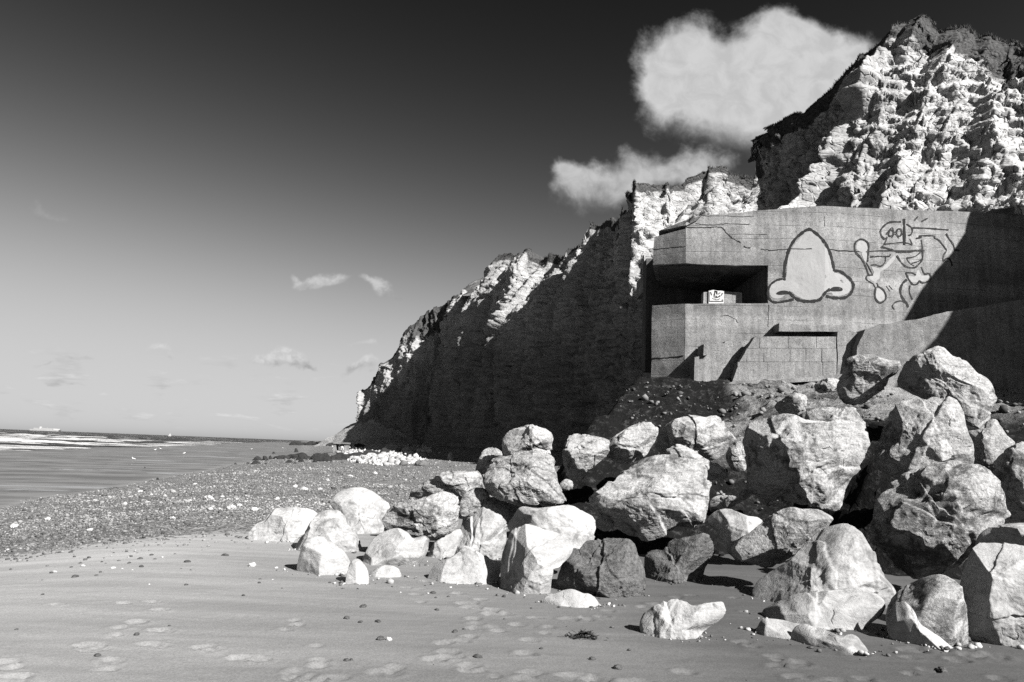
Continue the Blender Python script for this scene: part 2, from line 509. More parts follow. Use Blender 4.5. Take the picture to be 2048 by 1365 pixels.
def mat_sea():
    t = NT('sea_water'); v = t.vec('Object')
    # rows of breakers run roughly along the shore
    mp = t.N.new('ShaderNodeMapping'); t.L.new(v, mp.inputs[0]); mp.inputs['Rotation'].default_value = (0, 0, RAD(-8))
    sc = t.N.new('ShaderNodeVectorMath'); sc.operation = 'MULTIPLY'; t.L.new(mp.outputs[0], sc.inputs[0]); sc.inputs[1].default_value = (0.03, 0.06, 1)
    w = t.distort(sc.outputs[0], 1.2, 0.8)
    n = t.noise(w, 1.0, 7, 0.6)
    near = t.attr('surf')
    foam = t.rng(t.math('ADD', n, t.math('MULTIPLY', near, 0.09)), 0.60, 0.625)
    foam = t.math('MAXIMUM', foam, t.rng(t.math('ADD', t.attr('crest'), t.math('MULTIPLY', t.math('SUBTRACT', t.noise(v, 0.25, 4), 0.5), 0.6)), 0.55, 0.7))
    g = t.mix(foam, t.rng(t.noise(v, 0.05, 4), 0.35, 0.65, 0.018, 0.04), 0.42)
    rough = t.mix(foam, 0.45, 0.95)
    h = t.noise(t.vec(scale=(0.5, 0.5, 0.5)), 1.0, 5, 0.6)
    return t.finish(g, h, 1.0, 1.2, rough, 0.12)


M_SEA = mat_sea()

# ------------------------------------------------------------------ terrain
_YE = [-20, 10, 20, 45, 70, 96, 150, 300, 700]
_XE = [-8, -11.0, -13.9, -19.0, -24.0, -28.0, -40.0, -80.0, -190.0]
_YB = [-20, 40, 58, 75, 90, 110, 130, 160, 190, 220, 250, 280, 300, 700]
_XB = [30, 22, 8.0, 3.5, 0, -6, -12, -18, -21, -22, -40, -58, -60, -190]
SEA_Z = -1.1


def ground_z(x, y, noise_on=True):
    x = np.asarray(x, float); y = np.asarray(y, float)
    d = x-np.interp(y, _YE, _XE)
    z = np.where(d < 0, -0.6+0.0145*d, -0.6+0.6*sstep(0, 7, d))
    db = x-(np.interp(y, _YB, _XB)-7)
    z = z+np.where(y > 45, 1.6*sstep(0, 9, db), 0)
    if noise_on:
        p = np.stack([x, y, np.zeros_like(x)], -1).reshape(-1, 3)
        land = sstep(-1, 3, d)
        z = z+((fbm(p*0.18, 3)*0.05*land)+(fbm(p*0.03, 2)*0.06*(1-land))).reshape(x.shape)*1.0 if x.ndim == 1 else z
    return z


_TT = np.geomspace(2.5, 3000, 700)


def ground_hit(px, py, it=12):
    d = pixdir(px, py)
    x, y, zr = d[0]*_TT, d[1]*_TT, EYE[2]+d[2]*_TT
    below = np.where(zr < ground_z(x, y, False))[0]
    k = below[0] if len(below) else len(_TT)-1
    lo, hi = _TT[max(k-1, 0)], _TT[k]
    for _ in range(18):
        m = 0.5*(lo+hi)
        if EYE[2]+d[2]*m < float(ground_z(np.array([d[0]*m]), np.array([d[1]*m]), False)[0]): hi = m
        else: lo = m
    z = float(ground_z(np.array([d[0]*hi]), np.array([d[1]*hi]))[0])
    return d[0]*hi, d[1]*hi, z


def shingle_mask(x, y, nb):
    d = x-np.interp(y, _YE, _XE)
    line = np.where(x < -4.4, y-(13.6+(x+4.4)*1.0), y-(13.6+(x+4.4)*1.3))
    return sstep(-0.4, 0.5, d+nb*0.6)*sstep(-3.4, 3.0, line+nb*1.8)


# footprints in the sand: (px, py) pairs seen in the photograph, plus a trodden band
PRINTS = []
for (cx, cy_, s) in [(900, 310, 1), (940, 355, 1), (800, 425, 1.1), (700, 458, 1), (680, 495, .7), (940, 470, 1.2), (540, 560, 1.2), (555, 580, 1),
                     (870, 550, 1), (940, 560, 1), (1195, 567, 1.1), (1240, 582, .9), (1420, 630, 1.2), (1530, 634, 1), (660, 648, 1),
                     (620, 700, .8), (1730, 712, 1.2), (1750, 738, 1.2), (30, 665, 1.2), (60, 692, 1), (80, 760, 1.5), (1850, 555, .6), (1720, 410, .7),
                     (1745, 432, .8), (1680, 462, .8), (1870, 645, 1), (1860, 672, 1), (1850, 765, 1.2), (1960, 748, 1), (330, 325, .8), (720, 318, .8)]:
    PRINTS.append((cx*700/2048, 1100+cy_*265/775, s))
for (cx, cy_, s) in [(330, 70, .8), (420, 78, .8), (440, 35, .8), (640, 105, 1), (390, 108, .8), (770, 138, 1), (690, 160, 1.3), (720, 185, 1.2), (420, 150, .7),
                     (830, 200, 1.3), (860, 225, 1.5), (720, 250, .9), (730, 280, 1), (720, 305, .8), (850, 300, .9), (860, 325, .9), (700, 355, .9), (665, 380, .9),
                     (545, 390, 1), (1090, 248, .9), (1290, 255, 1.3), (1390, 255, 1), (1165, 300, .9), (1140, 335, .7), (1060, 375, .9), (1030, 455, 1),
                     (580, 445, 1.1), (500, 490, 1.2), (600, 475, 1), (700, 525, 1), (720, 555, 1.1), (210, 570, 1.4), (260, 540, 1), (1060, 570, 1.2),
                     (1050, 615, 1.6), (1350, 600, 1.8), (1440, 605, 1.2), (1680, 622, 1.2), (1960, 565, 1), (850, 590, .6), (980, 285, 1), (1470, 240, 1),
                     (1910, 128, 1), (1995, 120, .8), (1790, 168, 1.2), (1720, 185, 1), (1510, 205, .9)]:
    PRINTS.append((700+cx*700/2048, 1150+cy_*215/629, s))
for (cx, cy_, s) in [(125, 1042, 1), (180, 1068, .9), (350, 1140, 1), (380, 1168, .9), (500, 1188, 1.2), (350, 1205, 1), (900, 1120, 1.3), (1290, 1095, 1.5),
                     (1270, 1145, 1), (500, 1280, 1.2), (610, 1310, 1.1), (960, 1298, 1), (1400, 1235, 1), (1600, 1165, 1.2), (1700, 1130, 1.6),
                     (1850, 1140, 1.6), (1480, 1090, 1.2), (1900, 1290, 1.2), (150, 835, .8), (40, 665, 1), (60, 740, .7), (1260, 1255, .8), (780, 1310, 1)]:
    PRINTS.append((1450+cx*598/2048, 980+cy_*385/1319, s))


def build_beach():
    def axis(lo, hi, f0, f1, step, grow):
        a = [f0]
        while a[-1] < f1: a.append(a[-1]+step)
        s = step
        while a[-1] < hi: s *= grow; a.append(a[-1]+s)
        s = step; b = [f0]
        while b[-1] > lo: s *= grow; b.append(b[-1]-s)
        return np.array(b[:0:-1]+a)
    xs = axis(-420, 80, -5.5, 6.5, 0.028, 1.05)
    ysx = axis(-8, 760, 3.8, 10.5, 0.026, 1.035)
    X, Y = np.meshgrid(xs, ysx, indexing='ij')
    x = X.ravel(); y = Y.ravel()
    z = ground_z(x, y)
    d = x-np.interp(y, _YE, _XE)
    p = np.stack([x, y, 0*x], -1)
    near = (np.abs(x) < 9) & (y < 16)
    pn = p[near]
    z[near] += 0.006*fbm(pn*np.array([1.6, 5.0, 1]), 4)+0.0025*fbm(pn*14, 3)
    pr = np.zeros(len(x)); zz = np.zeros(len(x))
    rr = random.Random(4)
    for (px, py, s) in PRINTS:
        gx, gy, gz = ground_hit(px, py)
        if gy > 14: continue
        a = rr.uniform(-0.35, 0.35)+0.15
        m = np.where((np.abs(x-gx) < 0.5*s) & (np.abs(y-gy) < 0.5*s))[0]
        if not len(m): continue
        dx = x[m]-gx; dy = y[m]-gy
        q1 = (dx*math.cos(a)+dy*math.sin(a))/(0.085*s); q2 = (-dx*math.sin(a)+dy*math.cos(a))/(0.07*s)
        nn = fbm(np.stack([x[m]*9, y[m]*9, 0*dx+gx], -1), 3)
        r = np.sqrt(q1**2+q2**2)+nn*0.45
        zz[m] += -0.014*sstep(1.05, 0.7, r)+0.008*np.exp(-((r-1.2)/0.22)**2)
        zz[m] += 0.016*sstep(1.5, 0.9, r)*fbm(np.stack([x[m]*26, y[m]*26, 0*dx], -1), 3)
        pr[m] = np.maximum(pr[m], 0.09*sstep(1.15, 0.9, r))
    z += zz
    # scour hollow round the front boulders keeps the sand slightly uneven there
    me = make_mesh('beach', np.stack([x, y, z], -1), grid_faces(len(xs), len(ysx)))
    nb = fbm(p*0.16, 3)
    sh = shingle_mask(x, y, nb)
    attr(me, 'shingle', sh*0.95)
    attr(me, 'flat', sstep(0.6, -0.4, d+nb*0.5))
    attr(me, 'print', pr)
    attr(me, 'dry', np.clip((1.9-x-nb*1.5)/7.0, 0, 1))
    o = add('beach', me, M_BEACH, kind='structure', label='wide beach of smooth damp sand below the boulders')
    return o


build_beach()


def build_sea():
    ang = np.linspace(RAD(-62), RAD(4), 420); r = np.geomspace(55, 14000, 420)
    A, R_ = np.meshgrid(ang, r, indexing='ij')
    x = (np.sin(A)*R_).ravel(); y = (np.cos(A)*R_).ravel()
    p = np.stack([x, y, 0*x], -1)
    nrm = np.array([math.cos(RAD(-70)), math.sin(RAD(-70)), 0])       # towards the shore
    w = p@nrm; al = p@np.array([-nrm[1], nrm[0], 0])
    ph = w/9.0+1.6*fbm(np.stack([w/70, al/90, 0*w], -1), 3)+0.35*fbm(np.stack([w/12, al/30, 0*w], -1), 2)
    s = np.cos(ph*2*np.pi*0.5)
    crest = np.clip(s, 0, 1)**3
    fade = 1-sstep(350, 900, R_.ravel())
    amp = 0.75*fade*np.clip(0.6+0.8*fbm(np.stack([w/25, al/40, 0*w+4], -1), 2), 0, 1.4)
    d = x-np.interp(y, _YE, _XE)
    shore = sstep(-34, -70, d)
    z = SEA_Z+amp*(crest-0.25)*shore
    me = make_mesh('sea', np.stack([x, y, z], -1), grid_faces(len(ang), len(r)))
    attr(me, 'crest', crest*amp/0.75*shore*1.15)
    attr(me, 'surf', sstep(560, 300, R_.ravel())*(1-0.35*sstep(170, 100, R_.ravel())))
    add('sea', me, M_SEA, kind='structure', label='grey sea with rows of white breakers reaching the horizon')


build_sea()


# ------------------------------------------------------------------ cliffs: sheets between a base line and a skyline
def sheet(name, top, base, nu, nv, amp, prof, plateau, veg_fn, marl, seed, label, nplat=14, tooth=None, jagz=0.6):
    """top: world points of the upper edge; base: world points of the foot (same count)"""
    top = np.array(top); base = np.array(base)
    seg = np.linalg.norm(np.diff(0.5*(top+base), axis=0), axis=1); s = np.concatenate([[0], np.cumsum(seg)])
    su = np.linspace(0, s[-1], nu)
    Tt = np.stack([np.interp(su, s, top[:, k]) for k in range(3)], -1)
    Bb = np.stack([np.interp(su, s, base[:, k]) for k in range(3)], -1)
    ker = np.hanning(9); ker /= ker.sum()
    for Q in (Bb,):
        for k in range(2):
            pad = np.pad(Q[:, k], 4, mode='edge'); Q[:, k] = np.convolve(pad, ker, 'valid')
    v = np.linspace(0, 1, nv)
    g = np.interp(v, prof[0], prof[1])                    # horizontal setback fraction against height fraction
    V = np.zeros((nu, nv, 3))
    V[:, :, 0] = Bb[:, None, 0]+(Tt-Bb)[:, None, 0]*g; V[:, :, 1] = Bb[:, None, 1]+(Tt-Bb)[:, None, 1]*g
    V[:, :, 2] = Bb[:, None, 2]+(Tt-Bb)[:, None, 2]*v
    du = np.gradient(V, axis=0); dv = np.gradient(V, axis=1)
    n = np.cross(du, dv); n /= np.linalg.norm(n, axis=2, keepdims=True)+1e-9
    # outward = towards the camera side / the sea
    out = np.sign((n*(EYE-V)).sum(2).mean())
    n *= out
    n[:, :, 2] *= 0.35; n /= np.linalg.norm(n, axis=2, keepdims=True)
    P_ = V.reshape(-1, 3); nn = n.reshape(-1, 3)
    vv = np.tile(v, nu); ss = np.repeat(su, nv)
    q = np.stack([ss, P_[:, 2], 0*ss+seed*7.7], -1)
    wob = fbm(q*np.array([0.05, 0.05, 1]), 3)
    z_ = P_[:, 2]
    gul = ridged(np.stack([ss/5.5+wob*1.2+z_*0.02, z_/55.0, 0*ss+seed], -1), 3, 0.5)
    wx = 0.45*fbm(q*np.array([0.5, 0.5, 1]), 3); wz = 0.45*fbm(q*np.array([0.5, 0.5, 1])+50, 3)
    c1, e1 = cells(np.stack([ss/5.0+wx, z_/7.0+wz], -1), 1+int(seed)); c2, e2 = cells(np.stack([ss/1.7+wx*2, z_/1.5+wz*2], -1), 2+int(seed)); c3, e3 = cells(np.stack([ss/0.7+wx*3, z_/0.45+wz*3], -1), 3+int(seed))
    blk = fbm(np.stack([ss/2.2, z_/1.6, 0*ss+seed+3], -1), 4, 0.6)
    strat = fbm(np.stack([ss/14, z_/0.7, 0*ss+seed+5], -1), 3, 0.6)
    d = amp[0]*(gul*1.0-0.35)+amp[1]*(c1*0.8+0.5*blk)+amp[2]*strat+amp[3]*(c2*0.7-0.5*sstep(0.22, 0.0, e2))+amp[4]*(c3-0.5*sstep(0.2, 0.0, e3))
    edge = np.minimum(1, (1-vv)*8+0.3)
    d = d*edge
    if tooth is not None: d = d+tooth(ss/s[-1], vv, ss)*np.minimum(1, (1-vv)*4+0.7)
    P2 = P_+nn*d[:, None]
    V2 = P2.reshape(nu, nv, 3)
    cj, _e = cells(np.stack([su/6.0, 0*su+seed*3.3], -1), 5); cj2, _e = cells(np.stack([su/1.8, 0*su+seed*1.3], -1), 6)
    V2[:, :, 2] += jagz*(0.7*cj+0.35*cj2)[:, None]*(v**3)[None, :]
    # plateau behind the edge
    rows = [V2]
    inl = (Tt-Bb)[:, :2]; inl /= np.linalg.norm(inl, axis=1, keepdims=True)+1e-9
    pd = np.array(plateau)
    last = V2[:, -1, :]
    jag = 0.5*fbm(np.stack([su/1.5, 0*su, 0*su+seed], -1), 4, 0.6)
    pl = np.zeros((nu, nplat, 3))
    for k in range(nplat):
        f = (k+1)/nplat
        dist = plateau[0]*f**1.6
        pl[:, k, 0] = last[:, 0]+inl[:, 0]*dist; pl[:, k, 1] = last[:, 1]+inl[:, 1]*dist
        pl[:, k, 2] = last[:, 2]+0.25*fbm(np.stack([pl[:, k, 0]*0.5, pl[:, k, 1]*0.5, 0*su], -1), 3)*(1-f)-plateau[1]*f
    allV = np.concatenate([V2, pl], 1)
    tot = nv+nplat
    me = make_mesh(name, allV.reshape(-1, 3), grid_faces(nu, tot))
    veg = np.ones((nu, tot)); veg[:, :nv] = veg_fn(np.repeat(su/s[-1], nv), vv, q).reshape(nu, nv)
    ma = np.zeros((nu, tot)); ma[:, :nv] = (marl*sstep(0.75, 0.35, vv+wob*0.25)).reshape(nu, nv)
    attr(me, 'veg', veg.ravel()); attr(me, 'marl', ma.ravel())
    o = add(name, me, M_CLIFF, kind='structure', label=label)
    return o, V2, su/s[-1]


def foot(px, y, z=0.0):
    p = P(px, 500, y); return np.array([p[0], y, z])


# near headland behind the bunker
topA = [P(1502, 330, 58), P(1506, 268, 56), P(1545, 243, 54), P(1600, 222, 52), P(1645, 185, 51), P(1690, 148, 50), P(1740, 100, 48), P(1790, 82, 47.5), P(1830, 64, 47),
        P(1880, 66, 46), P(1960, 80, 45), P(2035, 84, 44), P(2060, 100, 43), P(2200, 120, 40), P(2450, 160, 36)]
baseA = [foot(1496, 56), foot(1500, 52), foot(1515, 48), foot(1540, 45), foot(1560, 42), foot(1585, 40), foot(1640, 37.5), foot(1670, 36.5), foot(1690, 36),
         foot(1750, 35), foot(1860, 34), foot(1990, 33), foot(2060, 32.5), foot(2200, 31.5), foot(2500, 30)]


def vegA(u, v, q):
    n = fbm(q*np.array([0.3, 0.3, 1]), 3)
    a = sstep(0.93, 0.97, v+n*0.05)
    px = sstep(0.50, 0.54, u)*(1-sstep(0.80, 0.86, u))
    b = sstep(0.90-0.08*np.clip((u-0.5)/0.2, 0, 1), 0.94, v+n*0.07)*px
    return np.clip(np.maximum(a, b), 0, 1)


def toothA(u, v, s):
    t = np.zeros_like(s); w = 0.9*fbm(np.stack([s/5, v*3, 0*s+8], -1), 3)
    L_ = s.max()
    w = w+1.6*fbm(np.stack([s/9, v*2, 0*s+18], -1), 2)
    for (c, wid, a) in [(0.33, 3.2, 1.3), (0.405, 2.4, 1.5), (0.46, 3.4, 1.9), (0.53, 2.2, 1.2), (0.58, 2.6, 0.8), (0.66, 2.0, 0.5), (0.74, 2.4, 0.5)]:
        x = (c*L_-s+w+(v-0.6)*8.0)/wid
        t = t+a*np.where((x > -0.4) & (x < 1), np.where(x < 0, 1+x/0.4, 1-x), 0)
    return t*sstep(0.0, 0.3, v)*(0.55+0.9*np.clip(fbm(np.stack([s/2.5, v*7, 0*s+28], -1), 3)+0.4, 0, 1))-0.6


PROF_A = ([0, 0.5, 0.85, 1], [0, 0.42, 0.78, 1])
cliffA, VA, uA = sheet('chalk_cliff', topA, baseA, 560, 260, (0.75, 0.36, 0.38, 0.28, 0.2), PROF_A, (30, 3), vegA, 0.0, 1.0,
                       'tall crumbling chalk headland with grass cap rising behind the bunker', tooth=toothA, jagz=0.3)

# long sea cliff running away along the shore
CL = [  # skyline pixel, distance | foot x, foot y
    (1560, 335, 70, 24, 64), (1500, 332, 69, 21, 62), (1470, 328, 68, 19, 61), (1420, 321, 68, 16.5, 60), (1385, 343, 68, 15, 59), (1330, 358, 68, 12.5, 58), (1256, 370, 69, 8.6, 57),
    (1240, 384, 72, 7.0, 60), (1230, 408, 76, 6.0, 64), (1222, 434, 82, 4.0, 70), (1195, 445, 88, 2.0, 77), (1170, 452, 93, 1.0, 83), (1150, 476, 98, 0, 88),
    (1130, 500, 103, -1.5, 94), (1100, 508, 111, -4, 102), (1060, 517, 121, -8, 112), (1020, 520, 130, -11.5, 121),
    (1010, 556, 145, -14.5, 136), (1004, 576, 160, -17, 150), (985, 578, 178, -19, 166), (940, 580, 200, -21, 188), (918, 590, 222, -20, 208), (900, 600, 258, -21.6, 244),
    (862, 614, 261, -28.5, 247), (835, 640, 264, -33.6, 250), (812, 662, 266, -37.6, 252), (795, 692, 268, -41, 255), (765, 730, 271, -46.5, 258), (740, 762, 275, -51, 262),
    (727, 785, 279, -54, 266), (724, 800, 300, -58, 290), (735, 800, 330, -62, 325)]
topB = [P(a, b, c) for a, b, c, _, _ in CL]
baseB = [np.array([d, e, 0.2]) for *_, d, e in CL]


def vegB(u, v, q):
    n = fbm(q*np.array([0.12, 0.12, 1]), 3)
    a = sstep(0.95, 0.985, v+n*0.04)
    b = 0.8*sstep(0.80, 0.9, v+n*0.14)*sstep(0.55, 0.62, u)*(1-sstep(0.70, 0.78, u))
    return np.maximum(a, b)


def toothB(u, v, s):
    """big buttresses: a flank that looks back along the beach and a long flank that faces the sea"""
    t = np.zeros_like(s)
    w = 3.0*fbm(np.stack([s/18, v*2.5, 0*s+2], -1), 3)
    for (c, wid, a) in [(66, 16, 4.0), (84, 12, 4.0), (100, 17, 5.0), (124, 16, 5.5), (146, 20, 5.0), (172, 12, 3.0), (206, 12, 3.5), (224, 10, 3.0), (238, 9, 3.0), (252, 9, 2.5), (264, 8, 2.0)]:
        x = (s-c+w+(1-v)*9.0)/wid
        t = t+a*np.where((x > -0.35) & (x < 1), np.where(x < 0, 1+x/0.35, 1-x), 0)
    return t*(0.25+0.75*v)*sstep(0.05, 0.4, v)-1.5


PROF_B = ([0, 0.6, 0.85, 1], [0, 0.40, 0.72, 1])
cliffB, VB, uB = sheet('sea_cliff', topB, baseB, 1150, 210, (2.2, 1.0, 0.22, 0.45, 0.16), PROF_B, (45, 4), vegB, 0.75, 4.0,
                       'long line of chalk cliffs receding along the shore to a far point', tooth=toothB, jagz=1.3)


def far_hill():
    nu, nv = 70, 40
    V = []
    for i in range(nu):
        f = i/(nu-1); px = 925+f*110
        py = np.interp(px, [925, 932, 937, 950, 965, 1000, 1040], [588, 578, 569, 561, 556, 548, 545])
        a = P(px, 592, 172); b = P(px, py, 232)
        for j in range(nv):
            g = j/(nv-1)
            q = a+(b-a)*min(1, g/0.8)
            V.append((q[0], q[1]+60*max(0, g-0.8), q[2]-12*max(0, g-0.8)))
    V = np.array(V); V[:, 2] += 0.3*fbm(V*0.12, 4)
    me = make_mesh('hill', V, grid_faces(nu, nv)); attr(me, 'veg', 0.6+0.25*fbm(V*0.15, 3)); attr(me, 'marl', np.zeros(len(V)))
    add('hill', me, M_CLIFF, kind='structure', label='grassy hilltop showing above the sea cliff')


far_hill()


shT = [np.array([62, -170, 24.0]), np.array([54, -110, 25.0]), np.array([50, -60, 24.0]), np.array([46, -20, 23.0]), np.array([44, 2, 22.0]), np.array([46, 16, 24.0])]  # unseen continuation of the cliff, added to darken the shaded sides
shB = [np.array([52, -170, 0.2]), np.array([44, -110, 0.2]), np.array([40, -60, 0.2]), np.array([36, -20, 0.2]), np.array([34, 2, 0.2]), np.array([36, 16, 0.2])]
sheet('sea_cliff', shT, shB, 260, 60, (2.0, 1.0, 0.16, 0.45, 0.1), PROF_B, (40, 3), lambda u, v, q: sstep(0.94, 0.98, v), 0.6, 6.0,
      'unseen chalk cliff added along the beach to block low sky light')

# ------------------------------------------------------------------ mound and apron under the bunker
def mound_z(x, y):
    front = np.interp(y, [9.0, 10.6, 12.2, 13.6, 19.4, 40], [-0.7, -0.2, 1.35, 2.2, 3.50, 3.50])
    low = np.interp(y, [9.0, 11.0, 12.4, 13.8, 15.2, 19.4, 40], [-0.7, -0.5, -0.1, 0.65, 1.6, 3.50, 3.50])
    k = sstep(4.6, 6.4, x); front = low*(1-k)+front*k
    right = 0.25*sstep(8.5, 10.5, x)*sstep(12.5, 15, y)
    xr = np.interp(y, [9, 12, 16, 19.6, 30], [0.5, 0.6, 1.75, 3.55, 4.6])
    left = front+0.1-np.clip(xr-x, -9, 50)*1.5
    return np.minimum(front+right, np.where(x < xr, left, 99))


def build_mound():
    xs = np.arange(-3, 24, 0.09); ys_ = np.arange(9.2, 33, 0.09)
    X, Y = np.meshgrid(xs, ys_, indexing='ij'); x = X.ravel(); y = Y.ravel()
    z = mound_z(x, y)
    p = np.stack([x, y, z], -1)
    con = sstep(8.0, 9.3, x+0.4*fbm(p*0.9, 2))*sstep(14, 16, y)
    z = z+(1-0.65*con)*(0.30*fbm(p*0.8, 5, 0.55)+0.12*ridged(p*2.4, 3))
    z = z+0.05*fbm(p*4, 5, 0.65)
    z = np.maximum(z, -0.8)
    me = make_mesh('mound', np.stack([x, y, z], -1), grid_faces(len(xs), len(ys_)))
    attr(me, 'concrete', con)
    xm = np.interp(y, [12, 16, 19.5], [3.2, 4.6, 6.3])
    shade_mask = np.maximum(sstep(0.5, -0.4, x-xm+0.8*fbm(p*1.2, 3)), sstep(15.2, 14.0, y+1.4*fbm(p*0.9+7, 3)))  # shade painted on the left flank and in gaps behind the boulders
    attr(me, 'moss', np.clip(shade_mask, 0, 1))
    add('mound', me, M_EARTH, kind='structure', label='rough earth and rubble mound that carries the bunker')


build_mound()

def build_spur():
    """rock spur beside the right end of the bunker, beyond the frame; it throws the shadow over the wing wall"""
    xs = np.arange(16.6, 34, 0.3); prof_y = np.arange(10.6, 22.6, 0.3)
    bm = bmesh.new()
    poly = [(16.6, 8.8), (34, 7.0), (36, 24), (20, 24.0), (16.9, 22.4)]
    top = [9.9, 15.5, 17.5, 15.6, 15.0]
    b = [bm.verts.new((x, y, -1)) for x, y in poly]; t = [bm.verts.new((x, y, z)) for (x, y), z in zip(poly, top)]
    n = len(poly)
    bm.faces.new(b[::-1]); bm.faces.new(t)
    for i in range(n): bm.faces.new((b[i], b[(i+1) % n], t[(i+1) % n], t[i]))
    for ax in range(3):
        no = Vector((ax == 0, ax == 1, ax == 2)); c = -40.0
        while c < 40:
            bmesh.ops.bisect_plane(bm, geom=bm.verts[:]+bm.edges[:]+bm.faces[:], plane_co=no*c, plane_no=no); c += 0.45
    bmesh.ops.triangulate(bm, faces=bm.faces)
    me = bpy.data.meshes.new('cliff_spur'); bm.to_mesh(me); bm.free()
    co = np.empty(len(me.vertices)*3); me.vertices.foreach_get('co', co); co = co.reshape(-1, 3)
    co += 0.45*np.stack([fbm(co*0.5+3, 4, .6), fbm(co*0.5+23, 4, .6), 0.5*fbm(co*0.5+53, 4, .6)], -1)
    me.vertices.foreach_set('co', co.ravel()); me.update()
    add('cliff_spur', me, M_CLIFF, kind='structure', label='chalk spur at the right end of the bunker')


build_spur()

# ------------------------------------------------------------------ bunker


def plane_pt(px, py, a, b):
    """pixel ray met with the vertical plane through plan points a, b"""
    d = pixdir(px, py)
    nx, ny = -(b[1]-a[1]), (b[0]-a[0])
    t = ((a[0]-EYE[0])*nx+(a[1]-EYE[1])*ny)/(d[0]*nx+d[1]*ny)
    return EYE+d*t


def cn(p, amp=0.018):
    """shared unevenness of all cast concrete"""
    p = np.asarray(p, float)
    return amp*np.stack([fbm(p*2.1+11, 4, 0.6), fbm(p*2.1+37, 4, 0.6), fbm(p*2.1+71, 4, 0.6)], -1)


def prism(name, poly, back, mat, parent, step=0.12, amp=0.018, edge=0.0, label=None):
    """front polygon (world points) pushed back by the vector `back`, diced and made uneven"""
    bm = bmesh.new()
    vs = [bm.verts.new(p) for p in poly]; f = bm.faces.new(vs)
    r = bmesh.ops.extrude_face_region(bm, geom=[f])
    nv = [g for g in r['geom'] if isinstance(g, bmesh.types.BMVert)]
    bmesh.ops.translate(bm, verts=nv, vec=Vector(back))
    bmesh.ops.recalc_face_normals(bm, faces=bm.faces)
    co = np.array([v.co for v in bm.verts]); lo = co.min(0); hi = co.max(0)
    for ax in range(3):
        n = Vector((ax == 0, ax == 1, ax == 2)); st = step if ax != 1 else step*2.5
        c = lo[ax]+st*0.5
        while c < hi[ax]-0.01:
            bmesh.ops.bisect_plane(bm, geom=bm.verts[:]+bm.edges[:]+bm.faces[:], plane_co=n*c, plane_no=n)
            c += st
    bmesh.ops.triangulate(bm, faces=bm.faces)
    me = bpy.data.meshes.new(name); bm.to_mesh(me); bm.free()
    co = np.empty(len(me.vertices)*3); me.vertices.foreach_get('co', co); co = co.reshape(-1, 3)
    co += cn(co, amp)
    me.vertices.foreach_set('co', co.ravel()); me.update()
    me.polygons.foreach_set('use_smooth', np.ones(len(me.polygons), bool))
    try: me.set_sharp_from_angle(angle=RAD(35))
    except Exception: pass
    return add(name, me, mat, parent, label=label)


def spline(pts, n=8, closed=False):
    p = np.array(pts, float); out = []
    m = len(p)
    rng = range(m if closed else m-1)
    for i in rng:
        p0 = p[(i-1) % m] if closed or i > 0 else p[i]; p1 = p[i]; p2 = p[(i+1) % m]
        p3 = p[(i+2) % m] if closed or i+2 < m else p[(i+1) % m]
        for k in range(n):
            t = k/n
            out.append(0.5*((2*p1)+(-p0+p2)*t+(2*p0-5*p1+4*p2-p3)*t*t+(-p0+3*p1-3*p2+p3)*t**3))
    out.append(p[0] if closed else p[-1])
    return np.array(out)


def ribbon(strokes, a, b, off, seed=0, n=8, amp=0.018, spl=True):
    """flat painted strokes [(points px, width px, closed)] laid on the wall plane a-b"""
    V = []; F = []
    for (pts, w, cl) in strokes:
        c = spline(pts, n, cl) if spl else np.array(pts, float)
        tg = np.gradient(c, axis=0); tg /= np.linalg.norm(tg, axis=1, keepdims=True)+1e-9
        nr = np.stack([-tg[:, 1], tg[:, 0]], -1)
        k = np.arange(len(c))
        ww = w*(0.5+0.10*np.sin(k*0.9+seed)+0.07*np.sin(k*2.3+seed*2))
        l = c+nr*ww[:, None]; r = c-nr*ww[:, None]
        i0 = len(V)
        for q1, q2 in zip(l, r):
            for q in (q1, q2): V.append(plane_pt(q[0], q[1], a, b))
        for j in range(len(c)-1): F.append((i0+2*j, i0+2*j+1, i0+2*j+3, i0+2*j+2))
    V = np.array(V)
    V = V+cn(V, amp)+np.array([0, -off, 0])
    return V, F


def area(pts, a, b, off, n=6, closed=True, amp=0.018):
    """filled painted patch, fan of rings so that it follows the wall"""
    c = spline(pts, n, True)[:-1]; ctr = c.mean(0)
    V = []; F = []; R = 10; m = len(c)
    for k in range(R+1):
        for q in ctr+(c-ctr)*max(k/R, 0.001): V.append(plane_pt(q[0], q[1], a, b))
    for k in range(R):
        for j in range(m):
            j2 = (j+1) % m; F.append((k*m+j, k*m+j2, (k+1)*m+j2, (k+1)*m+j))
    V = np.array(V); V = V+cn(V, amp)+np.array([0, -off, 0])
    return V, F


def mat_paint(name, dark, under, wear):
    t = NT(name); v = t.vec()
    n = t.noise(v, 14, 6, 0.75); n2 = t.noise(v, 60, 3, 0.7)
    w = t.rng(t.math('ADD', t.math('MULTIPLY', n, 0.6), t.math('MULTIPLY', n2, 0.4)), 0.52-wear*0.25+0.1, 0.66-wear*0.25+0.1)
    return t.finish(t.mix(w, dark, under), n2, 0.5, 0.01, 0.9, 0.1)


M_PBLACK = mat_paint('black_spray_paint', 0.018, 0.16, 0.25)
M_PGREY = mat_paint('faded_spray_paint', 0.022, 0.17, 0.35)
M_PWHITE = mat_paint('pale_spray_paint', 0.248, 0.205, 0.5)
M_CRACK = mat_grey('crack_dark', 0.006, 0.02, 20, 0.95, 0.2)

Apt = P(1306, 600, 20.9)[:2]; Bpt = P(1371, 600, 20.3)[:2]; Cpt = P(1536, 600, 20.0)[:2]; Ept = P(1648, 600, 19.85)[:2]; Fpt = P(2230, 600, 20.9)[:2]


